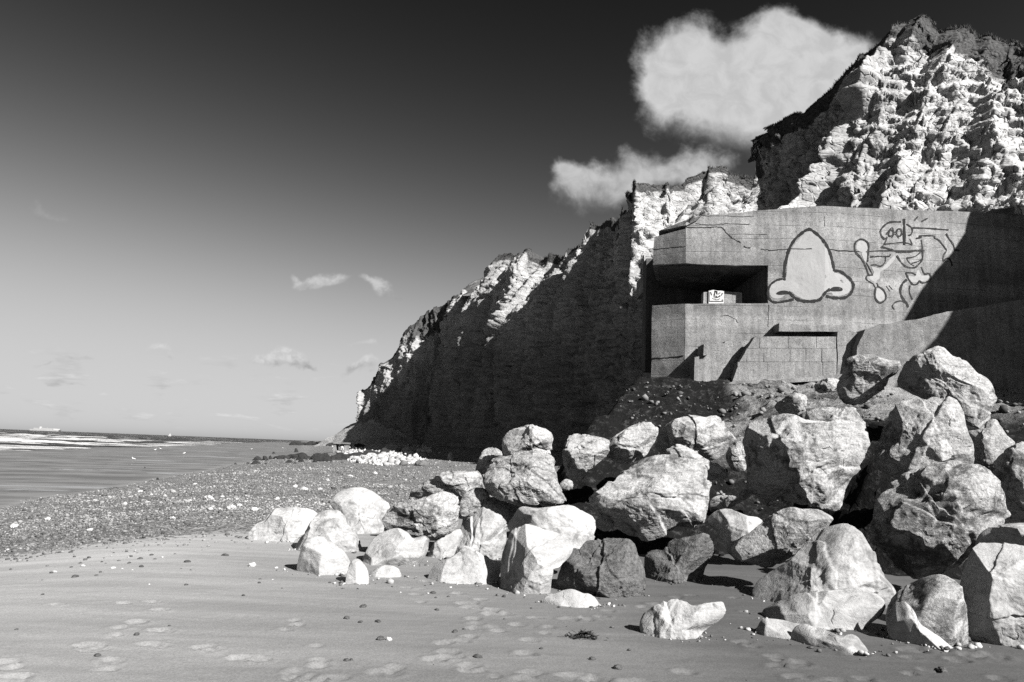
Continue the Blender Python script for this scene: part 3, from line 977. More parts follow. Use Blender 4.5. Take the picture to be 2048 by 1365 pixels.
def build_bunker():
    root = add('bunker', None, loc=(8.0, 20.5, 3.4), label='ruined concrete bunker with a dark firing slot on the mound', cat='bunker')
    inv = Matrix.Translation(-Vector((8.0, 20.5, 3.4)))

    def part(o):
        o.matrix_parent_inverse = inv; return o
    AB = (Apt, Bpt); BC = (Bpt, Cpt); CE = (Cpt, Ept); EF = (Ept, Fpt)
    pp = plane_pt
    down = np.array([0, 0, -0.9])
    # slanted end face, below and above the firing slot
    part(prism('end_wall', [pp(1303, 770, *AB)+down, pp(1369, 770, *AB)+down, pp(1371, 608, *AB), pp(1304, 611, *AB)], (0.5, 1.6, 0), M_CONC, root,
               label='shaded end wall under the firing slot'))
    part(prism('parapet', [pp(1369, 770, *BC)+down, pp(1536, 770, *BC)+down, pp(1536, 607, *BC), pp(1371, 608, *BC)], (0, 1.1, 0), M_CONC, root))
    part(prism('lintel_end', [pp(1305, 531, *AB), pp(1340, 528, *AB), pp(1372, 527, *AB), pp(1372, 458, *AB), pp(1309, 474, *AB)], (0.5, 1.9, 0), M_CONC, root))
    part(prism('lintel', [pp(1372, 527, *BC), pp(1410, 529, *BC), pp(1470, 532, *BC), pp(1536, 531, *BC), pp(1536, 420, *BC), pp(1480, 425, *BC), pp(1404, 431, *BC), pp(1392, 444, *BC), pp(1372, 455, *BC)],
               (0, 2.2, 0), M_CONC, root))
    part(prism('roof_step', [pp(1318, 462, *AB), pp(1372, 452, *AB), pp(1395, 440, *BC)+np.array([0, .05, 0]), pp(1404, 432, *BC)+np.array([0, .05, 0]), pp(1385, 436, *AB)], (0.3, 1.6, 0), M_CONC, root))
    part(prism('main_wall', [pp(1536, 770, *CE)+down, pp(1648, 770, *CE)+down, pp(1648, 412, *CE), pp(1620, 413, *CE), pp(1536, 420, *CE)], (0, 1.6, 0), M_CONC, root))
    part(prism('wing_wall', [pp(1648, 770, *EF)+down, pp(2230, 800, *EF)+down, pp(2230, 437, *EF), pp(1960, 425, *EF), pp(1780, 419, *EF), pp(1648, 412, *EF)], (0, 1.6, 0), M_CONC, root, step=0.2))
    part(prism('roof_block', [np.array([0, 1.0, 0])+pp(a, b, *EF) for a, b in [(1985, 440), (2075, 440), (2075, 392), (2030, 396), (2022, 408), (1996, 416)]], (0, 1.2, 0), M_CONC, root, step=.2, amp=.04))
    # roof slab and the chamber behind the slot, its shade put into the colour
    zt = pp(1536, 425, *BC)[2]; zs = pp(1536, 607, *BC)[2]; zl = pp(1536, 531, *BC)[2]

    def block(name, x0, x1, y0, y1, z0, z1, mat=M_CONC, step=0.5):
        return part(prism(name, [np.array([x0, y0, z0]), np.array([x1, y0, z0]), np.array([x1, y0, z1]), np.array([x0, y0, z1])], (0, y1-y0, 0), mat, root, step=step))
    block('roof_slab', 4.9, 16.8, 22.3, 29.0, zt-0.75, zt-0.08)
    block('chamber_wall', 4.3, 7.6, 23.6, 24.2, zs-1.6, zt-0.5, M_SLOT_SHADE)
    block('chamber_floor', 4.7, 7.4, 21.5, 23.5, zs-0.9, zs-0.32, M_SLOT_SHADE)
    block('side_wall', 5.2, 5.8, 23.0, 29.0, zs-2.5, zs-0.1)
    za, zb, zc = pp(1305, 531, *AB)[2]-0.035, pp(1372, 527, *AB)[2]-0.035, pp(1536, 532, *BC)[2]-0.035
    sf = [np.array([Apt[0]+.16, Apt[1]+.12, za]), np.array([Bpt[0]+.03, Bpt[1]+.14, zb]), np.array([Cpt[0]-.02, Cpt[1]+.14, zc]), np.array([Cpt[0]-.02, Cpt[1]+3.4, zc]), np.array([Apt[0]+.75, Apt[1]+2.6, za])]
    part(prism('soffit', sf, (0, 0, 0.03), M_SLOT_SHADE, root, step=0.3, amp=0.004))  # thin dark sheet under the lintel, stands in for shade
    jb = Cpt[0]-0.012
    part(prism('jamb', [np.array([jb, Cpt[1]+.12, zs-.3]), np.array([jb, Cpt[1]+3.0, zs-.3]), np.array([jb, Cpt[1]+3.0, zc]), np.array([jb, Cpt[1]+.12, zc])], (-0.025, 0, 0), M_SLOT_SHADE, root, step=0.3, amp=0.004))  # thin dark sheet on the slot's right side, shade as colour
    # projecting ledge over the low wall
    k = np.array([0, -0.42, 0])
    part(prism('ledge', [pp(1547, 668, *CE)+k, pp(1640, 668, *CE)+k, pp(1664, 668, *CE)+k, pp(1676, 664, *CE)+k, pp(1676, 655, *CE)+k, pp(1640, 656, *CE)+k, pp(1547, 652, *CE)+k], (0, 0.5, 0), M_CONC, root, step=0.12))
    # stepped wing in front of the parapet
    st = (np.array([0, 19.72]), np.array([10, 19.62]))
    pts = [(1388, 780), (1512, 780), (1512, 680), (1450, 683), (1449, 687), (1406, 689), (1405, 712), (1389, 714)]
    part(prism('stepped_wall', [pp(a, b, *st)+(down*0.5 if b > 770 else 0) for a, b in pts], (0, 0.55, 0), M_BLOCK, root, step=0.12))
    part(prism('stub_wall', [pp(a, b, *st)+np.array([0, -0.1, 0]) for a, b in [(1405, 712), (1413, 711), (1413, 690), (1406, 690)]], (0, 0.12, 0), M_BLOCK, root))
    # low wall of big blocks with a raked left end
    lw = (np.array([0, 19.20]), np.array([10, 19.12])); lwb = (np.array([0, 19.26]), np.array([10, 19.18]))
    core = part(prism('block_wall', [pp(a, b, *lwb)+(down*0.5 if b > 750 else 0) for a, b in [(1454, 764), (1670, 756), (1672, 674), (1512, 676)]], (0, 0.62, 0), M_CRACK, root, step=0.2))
    rows = [(673.5, 697, [1519, 1577, 1633, 1673]), (697, 724, [1494, 1528, 1553, 1580, 1612, 1644, 1673]), (724, 762, [1476, 1535, 1592, 1646, 1673])]

    def lx(y): return np.interp(y, [671, 766], [1511, 1453])
    for (y0, y1, cuts) in rows:
        prev = None
        for j, c in enumerate(cuts):
            tl = lx(y0) if prev is None else prev; bl = lx(y1) if prev is None else prev
            g = 0.28
            yb1 = y1 if y1 < 760 else np.interp((bl+c)/2, [1455, 1673], [764, 752])
            w = random.uniform(-1.5, 1.5)
            quad = [(bl+g, yb1-g), (c-g+w*0.3, yb1-g), (c-g, y0+g), (tl+g, y0+g)]
            ext = down*0.35 if y1 > 760 else 0
            q = [pp(a, b, *lw)+(ext if i < 2 else 0)+np.array([0, random.uniform(-0.012, 0.012), 0]) for i, (a, b) in enumerate(quad)]
            o = prism('block', q, (0, 0.30, 0), M_BLOCK, root, step=0.16, amp=0.010); part(o)
            prev = c
    part(prism('end_block', [pp(a, b, *lw) for a, b in [(1674.5, 760), (1712, 752), (1729, 715), (1731, 690), (1722, 668), (1700, 662), (1676, 664)]], (0, 0.7, 0), M_CONC, root, step=0.15, amp=0.03))
    ap = (np.array([8.0, 18.95]), np.array([14.0, 18.2]))
    part(prism('apron_wall', [pp(a, b, *ap) for a, b in [(1700, 800), (2230, 840), (2230, 572), (2048, 600), (1960, 614), (1885, 627), (1800, 643), (1752, 652), (1728, 660), (1716, 690)]], (0, 0.9, 0), M_ROUGHC, root, step=0.13, amp=0.07,
               label='rough concrete apron rising to the right below the wing wall'))
    part(prism('footing', [pp(a, b, *lw)+np.array([0, -0.25, 0]) for a, b in [(1440, 772), (1560, 768), (1680, 762), (1690, 748), (1600, 757), (1470, 764)]], (0, 0.4, 0), M_BLOCK, root, step=0.12, amp=0.03))

    # painting: the big nose
    def strokes(name, groups, mat, off=0.006, lab=None):
        VV = []; FF = []
        for (sl_, pl_) in groups:
            V, F = ribbon(sl_, *pl_, off, n=8); i0 = len(VV)
            VV += list(V); FF += [tuple(i+i0 for i in f) for f in F]
        o = add(name, make_mesh(name, np.array(VV), FF, False), mat, root, label=lab); part(o); return o
    def c5(x, y): return (1530+x*210/1365, 420+y*210/1365)

    def split(pts, w, cl=False):
        """cut a stroke at the crease x=1648 so that each half lies on its own wall plane"""
        c = spline([c5(*q) for q in pts], 6, cl); out = []; cur = []; side = None
        for q in c:
            s_ = q[0] < 1648
            if side is not None and s_ != side:
                cur.append(q); out.append((cur, side)); cur = []
            cur.append(q); side = s_
        out.append((cur, side))
        return [([(list(map(tuple, k)), w, False)], CE if sd else EF) for k, sd in out if len(k) > 2]

    def strokes2(name, items, mat, off, lab):
        VV = []; FF = []
        for pts, w, cl in items:
            for sl_, pl_ in split(pts, w, cl):
                V, F = ribbon([(a_, w_*210/1365, c_) for a_, w_, c_ in sl_], *pl_, off, n=2, spl=False); i0 = len(VV)
                VV += list(V); FF += [tuple(i+i0 for i in f) for f in F]
        o = add(name, make_mesh(name, np.array(VV), FF, False), mat, root, label=lab); part(o)
    out_l = [(250, 880), (255, 760), (285, 600), (320, 500), (380, 400), (470, 310), (565, 255), (640, 290), (730, 370), (800, 470), (845, 570), (880, 700), (900, 800)]
    rwing = [(900, 795), (970, 800), (1050, 850), (1120, 920), (1150, 1000), (1110, 1090), (1040, 1140), (930, 1145), (840, 1130), (790, 1115)]
    lwing = [(270, 905), (220, 900), (150, 920), (90, 960), (50, 1020), (40, 1090), (60, 1160), (110, 1200), (200, 1200), (300, 1175), (375, 1160)]
    bot = [(310, 1070), (340, 1090), (390, 1140), (450, 1175), (540, 1190), (640, 1185), (710, 1165), (760, 1110), (800, 1060), (850, 1030)]
    # pale fill of the nose, split at the crease
    fill_l = [(270, 880), (300, 620), (400, 430), (565, 280), (690, 340), (768, 440), (768, 1090), (690, 1150), (540, 1170), (420, 1120), (330, 1060), (200, 1150), (80, 1130), (70, 1000), (160, 930)]
    fill_r = [(772, 450), (830, 600), (880, 790), (1000, 850), (1110, 960), (1090, 1070), (960, 1120), (820, 1090), (772, 1090)]
    VV = []; FF = []
    for pts, pl_ in ((fill_l, CE), (fill_r, EF)):
        V, F = area([c5(*q) for q in pts], *pl_, 0.004, n=4); i0 = len(VV); VV += list(V); FF += [tuple(i+i0 for i in f) for f in F]
    o = add('nose_fill', make_mesh('nose_fill', np.array(VV), FF, False), M_PWHITE, root, label='pale paint inside the nose drawing'); part(o)
    strokes2('nose_outline', [(out_l, 36, False), (rwing, 34, False), (lwing, 26, False), (bot, 36, False),
                              ([(375, 1165), (300, 1185), (200, 1190)], 20, False)], M_PBLACK, 0.009, 'big spray painted outline of a nose')
    # the ribbons' widths above are given in crop pixels; nostrils:
    for k, (pts, pl_) in enumerate((([(150, 1080), (190, 1055), (260, 1048), (320, 1065), (300, 1090), (220, 1105), (160, 1100)], CE),
                                    ([(845, 1035), (880, 1005), (950, 1000), (1005, 1020), (1000, 1055), (920, 1060), (860, 1055)], EF))):
        V, F = area([c5(*q) for q in pts], *pl_, 0.008, n=4)
        o = add('nostril', make_mesh('nostril', V, F, False), M_PBLACK, root); part(o)
    # painting: the cartoon skeleton with a club
    def c6(x, y): return (1690+x*270/1536, 420+y*240/1365)
    sk = []
    def s6(pts, w, cl=False): sk.append(([c6(*q) for q in pts], w*270/1536, cl))
    s6([(125, 490), (110, 430), (125, 370), (185, 335), (250, 365), (270, 420), (262, 480), (255, 590)], 20)
    s6([(125, 490), (190, 560), (235, 650), (270, 745)], 20)
    s6([(240, 600), (320, 740)], 9)
    s6([(320, 740), (250, 750), (240, 790), (280, 820), (320, 840)], 16)
    s6([(320, 840), (345, 885), (375, 870), (360, 830)], 12)
    s6([(345, 890), (335, 980), (365, 1045), (410, 1060), (460, 1020), (455, 950), (420, 900), (375, 870)], 18)
    s6([(450, 340), (410, 290), (405, 235), (440, 190), (490, 150), (570, 138), (640, 135)], 20)
    s6([(700, 160), (750, 200), (765, 240), (745, 285), (715, 290)], 16)
    s6([(450, 340), (480, 310), (440, 400), (405, 430)], 12)
    s6([(440, 395), (560, 380), (660, 370), (765, 398)], 14)
    s6([(765, 398), (735, 330)], 12)
    s6([(500, 260), (520, 230), (545, 240), (548, 280), (520, 300), (498, 290)], 18, True)
    s6([(590, 240), (610, 215), (640, 225), (640, 280), (610, 300), (592, 280)], 18, True)
    s6([(470, 280), (540, 200), (560, 260), (600, 230)], 14)
    s6([(530, 320), (570, 275), (610, 325)], 10)
    s6([(410, 425), (470, 440), (540, 460), (600, 480), (690, 480), (800, 465), (880, 460)], 22)
    s6([(280, 535), (400, 530), (500, 530), (515, 505)], 14)
    s6([(460, 540), (450, 600), (400, 640), (340, 625), (290, 630)], 14)
    s6([(590, 520), (640, 600), (700, 650), (790, 660), (850, 610), (880, 560), (885, 480), (868, 340)], 18)
    s6([(700, 550), (800, 530), (860, 480)], 12)
    s6([(760, 610), (830, 590), (880, 555)], 12)
    s6([(700, 550), (740, 610), (790, 640)], 10)
    s6([(760, 205), (900, 210), (1050, 220), (1180, 230)], 16)
    s6([(805, 325), (870, 315), (840, 300), (920, 295), (1010, 300), (1020, 325), (1070, 350), (1140, 440), (1150, 470), (1120, 520), (1115, 580), (1160, 550), (1200, 580), (1215, 640)], 16)
    s6([(1150, 270), (1180, 330), (1230, 400), (1245, 450), (1300, 465)], 16)
    s6([(690, 715), (760, 720), (805, 745)], 14)
    s6([(690, 715), (720, 790), (770, 850), (820, 845), (840, 810), (880, 835), (950, 810), (970, 760), (950, 725), (900, 730), (870, 650)], 18)
    s6([(700, 790), (650, 840), (630, 920), (650, 1000), (700, 1060), (720, 1110)], 26)
    s6([(735, 860), (735, 940), (770, 1025)], 16)
    s6([(690, 1060), (640, 1040), (570, 1055), (535, 1100), (560, 1140)], 14)
    s6([(790, 120), (830, 75)], 16); s6([(870, 135), (940, 100)], 16)
    s6([(470, 870), (510, 930)], 8); s6([(500, 860), (540, 910)], 8)
    V, F = ribbon([(p, w, c) for p, w, c in sk], *EF, 0.008, n=5)
    o = add('skeleton_outline', make_mesh('skeleton_outline', V, F, False), M_PGREY, root, label='faded spray painted skeleton figure with a club'); part(o)
    V, F = ribbon([([c6(672, 100), c6(674, 200), c6(672, 395)], 27*270/1536, False)], *EF, 0.012, n=6)
    o = add('black_bar', make_mesh('black_bar', V, F, False), M_PBLACK, root); part(o)
    VV = []; FF = []
    for pts in ([(130, 440), (150, 370), (200, 350), (250, 400), (245, 470), (190, 480)], [(190, 490), (245, 490), (240, 590), (215, 570)], [(360, 900), (350, 1000), (400, 1045), (450, 1000), (420, 920)],
                [(270, 770), (330, 720), (300, 650), (350, 660), (420, 660), (520, 560), (560, 520), (570, 560), (480, 660), (400, 710), (390, 780), (320, 810)],
                [(720, 750), (790, 760), (830, 680), (870, 750), (950, 750), (930, 800), (870, 815), (790, 830), (740, 810)]):
        V, F = area([c6(*q) for q in pts], *EF, 0.005, n=3); i0 = len(VV); VV += list(V); FF += [tuple(i+i0 for i in f) for f in F]
    o = add('skeleton_fill', make_mesh('skeleton_fill', np.array(VV), FF, False), M_PWHITE, root); part(o)
    # cracks
    def crack(groups):
        rr = random.Random(5)
        for pts, w, pl_ in groups:
            c = spline(pts, 5); c = c+np.array([[rr.uniform(-.9, .9), rr.uniform(-.9, .9)] for _ in c])
            V, F = ribbon([(list(map(tuple, c)), w, False)], *pl_, 0.004, n=2, spl=False, seed=rr.random()*9)
            o = add('crack', make_mesh('crack', np.array(V), F, False), M_CRACK, root); part(o)

    def c4(x, y): return (1290+x*270/1602, 410+y*230/1365)
    crack([([c4(490, 265), c4(640, 272), c4(800, 268), c4(920, 275), c4(980, 350), c4(1060, 410), c4(1130, 450)], 1.8, BC)])
    crack([([c4(600, 215), c4(680, 235), c4(850, 238), c4(1000, 222), c4(1240, 230)], 1.2, BC)])
    crack([([c4(480, 205), c4(560, 150), c4(575, 190)], 1.6, BC), ([c4(600, 130), c4(900, 132), c4(1300, 140)], .9, BC), ([c4(1000, 345), c4(1450, 355)], .8, BC)])
    crack([([c4(1170, 490), c4(1220, 515), c4(1250, 510)], 2.2, BC), ([c4(1380, 530), c4(1456, 535)], 1.4, BC)])
    crack([([(1536, 501), (1580, 499), (1646, 498)], 1.7, CE), ([(1650, 499), (1700, 503), (1760, 503), (1850, 502)], 2.2, EF)])
    crack([([(1537, 610), (1536, 640), (1537, 655)], 1.0, CE), ([(1648, 430), (1649, 445), (1648, 455)], 1.2, EF)])
    crack([([c4(90, 530), c4(300, 510), c4(480, 495)], 1.3, AB), ([(1304, 718), (1335, 716), (1368, 713)], 2.6, AB)])
    crack([([(1441, 632), (1455, 632), (1470, 638), (1475, 645)], 0.9, BC)])
    return root


build_bunker()


def build_panel():
    """painted board and rubble block standing in the firing slot"""
    pl = (np.array([0, 20.75]), np.array([10, 20.75]))
    blk = prism('concrete_stump', [plane_pt(a, b, *pl)+np.array([0, 0, -0.5 if b > 604 else 0]) for a, b in [(1406, 605), (1484, 606), (1484, 585), (1465, 584), (1440, 583), (1407, 585)]], (0, 0.25, 0), M_BLOCK, None, step=0.06)
    blk['label'] = 'low concrete stump standing in the firing slot'; blk['category'] = 'concrete stump'
    pb = (np.array([0, 20.70]), np.array([10, 20.70]))

    def c(x, y): return (1380+x*120/2048, 560+y*60/1024)
    q = [plane_pt(*c(x, y), *pb) for x, y in [(632, 745), (1145, 755), (1165, 385), (1085, 360), (990, 375), (790, 345), (640, 380)]]
    q[0] = q[0]+np.array([0, 0, -0.5]); q[1] = q[1]+np.array([0, 0, -0.5])
    root = prism('painted_panel', q, (0, 0.03, 0), M_PANEL, None, step=0.1, amp=0.002)
    root['label'] = 'small white panel with a painted emblem leaning in the firing slot'; root['category'] = 'panel'
    st = []
    for pts, w in (([(700, 420), (740, 530)], 30), ([(1110, 450), (1070, 540)], 30), ([(860, 370), (845, 450), (820, 540)], 44), ([(905, 380), (920, 500)], 44), ([(1035, 435), (950, 500)], 22),
                   ([(1035, 540), (960, 590), (880, 600)], 40), ([(800, 590), (850, 560), (920, 560)], 24), ([(830, 610), (890, 620)], 20),
                   ([(1085, 690), (1110, 680), (1130, 700), (1105, 725), (1085, 690)], 14)):
        st.append(([c(*p) for p in pts], w*120/2048, False))
    for x, y in ((775, 635), (815, 655), (855, 672), (890, 682), (930, 682), (970, 672), (1005, 650)):
        st.append(([c(x-14, y-6), c(x+12, y+8)], 22*120/2048, False))
    st.append(([c(660, 730), c(660, 400)], .9, False)); st.append(([c(650, 735), c(1135, 740)], 1.4, False))
    V, F = ribbon(st, *pb, 0.006, n=5, amp=0.002)
    o = add('emblem', make_mesh('emblem', V, F, False), M_PBLACK, root)


M_PANEL = mat_grey('white_panel_paint', 0.33, 0.38, 20, 0.6, 0.1)
build_panel()

# ------------------------------------------------------------------ boulders
_bm = bmesh.new(); bmesh.ops.create_icosphere(_bm, subdivisions=7, radius=1)
ICO7 = (np.array([v.co for v in _bm.verts]), np.array([[v.index for v in f.verts] for f in _bm.faces])); _bm.free()
_bm = bmesh.new(); bmesh.ops.create_icosphere(_bm, subdivisions=6, radius=1)
ICO6 = (np.array([v.co for v in _bm.verts]), np.array([[v.index for v in f.verts] for f in _bm.faces])); _bm.free()
_bm = bmesh.new(); bmesh.ops.create_icosphere(_bm, subdivisions=5, radius=1)
ICO5 = (np.array([v.co for v in _bm.verts]), np.array([[v.index for v in f.verts] for f in _bm.faces])); _bm.free()
_bm = bmesh.new(); bmesh.ops.create_icosphere(_bm, subdivisions=4, radius=1)
ICO4 = (np.array([v.co for v in _bm.verts]), np.array([[v.index for v in f.verts] for f in _bm.faces])); _bm.free()
_bm = bmesh.new(); bmesh.ops.create_icosphere(_bm, subdivisions=2, radius=1)
ICO2 = (np.array([v.co for v in _bm.verts]), np.array([[v.index for v in f.verts] for f in _bm.faces])); _bm.free()
_bm = bmesh.new(); bmesh.ops.create_icosphere(_bm, subdivisions=1, radius=1)
ICO1 = (np.array([v.co for v in _bm.verts]), np.array([[v.index for v in f.verts] for f in _bm.faces])); _bm.free()

CROP = {'F': (0, 0, 1.0), '2': (950, 780, 3.102), '3': (1450, 680, 3.413), '4': (1450, 980, 3.425), '5': (480, 900, 3.303)}


def boulder(crop, outline, Y, label, mat, seed, thick=0.9, ground=False, rough=1.0, facets=9, ico=ICO5, name='boulder', cat='boulder', sq=2.6, sink=0.35, bias=None, group='boulders heaped in front of the bunker'):
    ox, oy, sc = CROP[crop]
    pts = [(ox+a/sc, oy+b/sc) for a, b in outline]
    rs = np.random.default_rng(seed)
    cx = sum(p[0] for p in pts)/len(pts); cyy = sum(p[1] for p in pts)/len(pts)
    T = 0.5
    if ground:
        lowest = max(pts, key=lambda p: p[1])
        _, Yg, zg = ground_hit(*lowest)
    for it in range(3):
        if ground: Y = Yg+0.50*T
        d0 = pixdir(cx, cyy); c0 = EYE+d0*(Y/d0[1])
        e3 = -d0/np.linalg.norm(d0)
        e3h = np.array([e3[0], e3[1], 0]); e3h /= np.linalg.norm(e3h)         # keep the body upright
        e1 = np.cross(np.array([0, 0, 1.0]), e3h); e2 = np.array([0, 0, 1.0])
        W = []
        for (a, b) in pts:
            d = pixdir(a, b); t = ((c0-EYE)@e3h)/(d@e3h); W.append(EYE+d*t-c0)
        W = np.array(W); q = np.stack([W@e1, W@e2], -1)
        if ground:
            h = q[:, 1].max()-q[:, 1].min()
            low = sstep(0.4, 0.0, (q[:, 1]-q[:, 1].min())/h)
            q[:, 1] -= low*max(sink*h, 0.22)
        poly = spline(q, 10, True)[:-1]
        A = np.cross(poly, np.roll(poly, -1, 0)); ar = A.sum()/2
        cc = ((poly+np.roll(poly, -1, 0))*A[:, None]).sum(0)/(6*ar)
        rel = poly-cc
        th = np.arctan2(rel[:, 1], rel[:, 0]); rr = np.hypot(rel[:, 0], rel[:, 1])
        nb = 360; tb = np.linspace(-np.pi, np.pi, nb, endpoint=False)
        R = np.zeros(nb)
        idx = ((th+np.pi)/(2*np.pi)*nb).astype(int) % nb
        np.maximum.at(R, idx, rr)
        ok = R > 0
        R = np.interp(np.arange(nb), np.concatenate([np.where(ok)[0]-nb, np.where(ok)[0], np.where(ok)[0]+nb]), np.tile(R[ok], 3))
        ker = np.hanning(9); ker /= ker.sum(); R = np.convolve(np.pad(R, 4, mode='wrap'), ker, 'valid')
        Rm = math.sqrt(abs(ar)/math.pi)
        wid = 0.5*(q[:, 0].max()-q[:, 0].min())
        T = thick*(0.5*Rm+0.5*wid)
    D, F = ico
    s = np.hypot(D[:, 0], D[:, 2]); dd = D[:, 1]                    # local: x right, z up, y = depth away
    th = np.arctan2(D[:, 2], D[:, 0])
    rad = np.interp(th, np.concatenate([tb, [np.pi]]), np.concatenate([R, [R[0]]]))
    k = (s**sq+np.abs(dd)**sq)**(-1/sq)
    L = np.stack([np.cos(th)*s*k*rad, dd*k*T, np.sin(th)*s*k*rad], -1)
    # facets
    for j in range(facets+5):
        nrm = rs.normal(size=3); nrm[1] = -abs(nrm[1])*1.3 if j % 5 else abs(nrm[1])
        if j == 0 and bias is not None: nrm = np.array(bias, float)
        nrm /= np.linalg.norm(nrm)
        if abs(nrm[1]) < 0.35: nrm[1] = -0.5; nrm /= np.linalg.norm(nrm)
        sup = (L@nrm).max(); h = sup*(rs.uniform(0.52, 0.76) if j < 5 else rs.uniform(0.64, 0.88))
        over = np.maximum(0, L@nrm-h)
        L = L-nrm*(over*0.97)[:, None]
    for j in range(int(26*min(rough, 1.2))):               # small chips on edges and corners
        nrm = rs.normal(size=3); nrm /= np.linalg.norm(nrm)
        sup = (L@nrm).max(); h = sup*rs.uniform(0.86, 0.97)
        over = np.maximum(0, L@nrm-h); L = L-nrm*(over*0.95)[:, None]
    nst = 0 if rough < 0.5 else int(2+3*min(rough, 1.4))
    for j in range(nst):                                    # fracture steps: one side of a break sits lower
        nrm = rs.normal(size=3); nrm /= np.linalg.norm(nrm); c_ = rs.uniform(-0.45, 0.55)*Rm
        wv = 0.10*Rm*fbm(L/Rm*2.2+j*9.1+seed, 3)
        side = sstep(-0.018*Rm, 0.018*Rm, L@nrm-c_+wv)
        dirn = L/(np.linalg.norm(L, axis=1, keepdims=True)+1e-9)
        L = L-dirn*(side*rs.uniform(0.03, 0.075)*Rm*min(rough, 1.3))[:, None]
    n = L/np.array([Rm, T, Rm]); n /= np.linalg.norm(n, axis=1, keepdims=True)+1e-9
    p = L/Rm+seed*3.17
    disp = 0.055*fbm(p*1.3, 3)+0.034*(ridged(p*1.7+5, 3)-0.45)*rough-0.055*rough*np.clip(ridged(p*1.15+9, 2)-0.72, 0, 1)*2.2
    disp += 0.022*rough*fbm(p*5, 4, 0.6)+0.012*rough*fbm(p*17, 3, 0.6)
    # bedding: slight ledges
    bd = np.array([0.3, 0.2, 1.0])+rs.normal(size=3)*0.5; bd /= np.linalg.norm(bd)
    disp += 0.02*rough*fbm(np.stack([(p@bd)*9, p[:, 0]*0.8, p[:, 1]*0.8], -1), 3)
    rim = 1-0.55*sstep(0.75, 1.0, s)
    L = L+n*(disp*Rm*rim)[:, None]
    # the body keeps its outline after all the cutting: stretch it back out to the traced radius
    for _ in range(2):
        th2 = np.arctan2(L[:, 2], L[:, 0]); r2 = np.hypot(L[:, 0], L[:, 2])
        ib = ((th2+np.pi)/(2*np.pi)*72).astype(int) % 72
        Rx = np.zeros(72); np.maximum.at(Rx, ib, r2)
        Rx = np.maximum(Rx, 0.2*Rm)
        Rt = R.reshape(72, -1).mean(1)
        k2 = np.clip(Rt/Rx, 0.8, 1.6)
        ker2 = np.array([1, 2, 3, 2, 1.0]); ker2 /= ker2.sum()
        k2 = np.convolve(np.pad(k2, 2, mode='wrap'), ker2, 'valid')
        f2 = np.interp(th2, np.linspace(-np.pi, np.pi, 73), np.concatenate([(k2+np.roll(k2, 1))/2, [(k2[0]+k2[-1])/2]]))
        L[:, 0] *= f2; L[:, 2] *= f2
    Wd = c0+e1*cc[0]+e2*cc[1]
    V = L[:, 0:1]*e1+L[:, 1:2]*(-e3h)+L[:, 2:3]*e2
    zmin = V[:, 2].min()
    loc = Wd+np.array([0, 0, zmin]); V = V-np.array([0, 0, zmin])
    me = make_mesh(name, V, F)
    return add(name, me, mat, loc=tuple(loc), label=label, cat=cat, group=group)


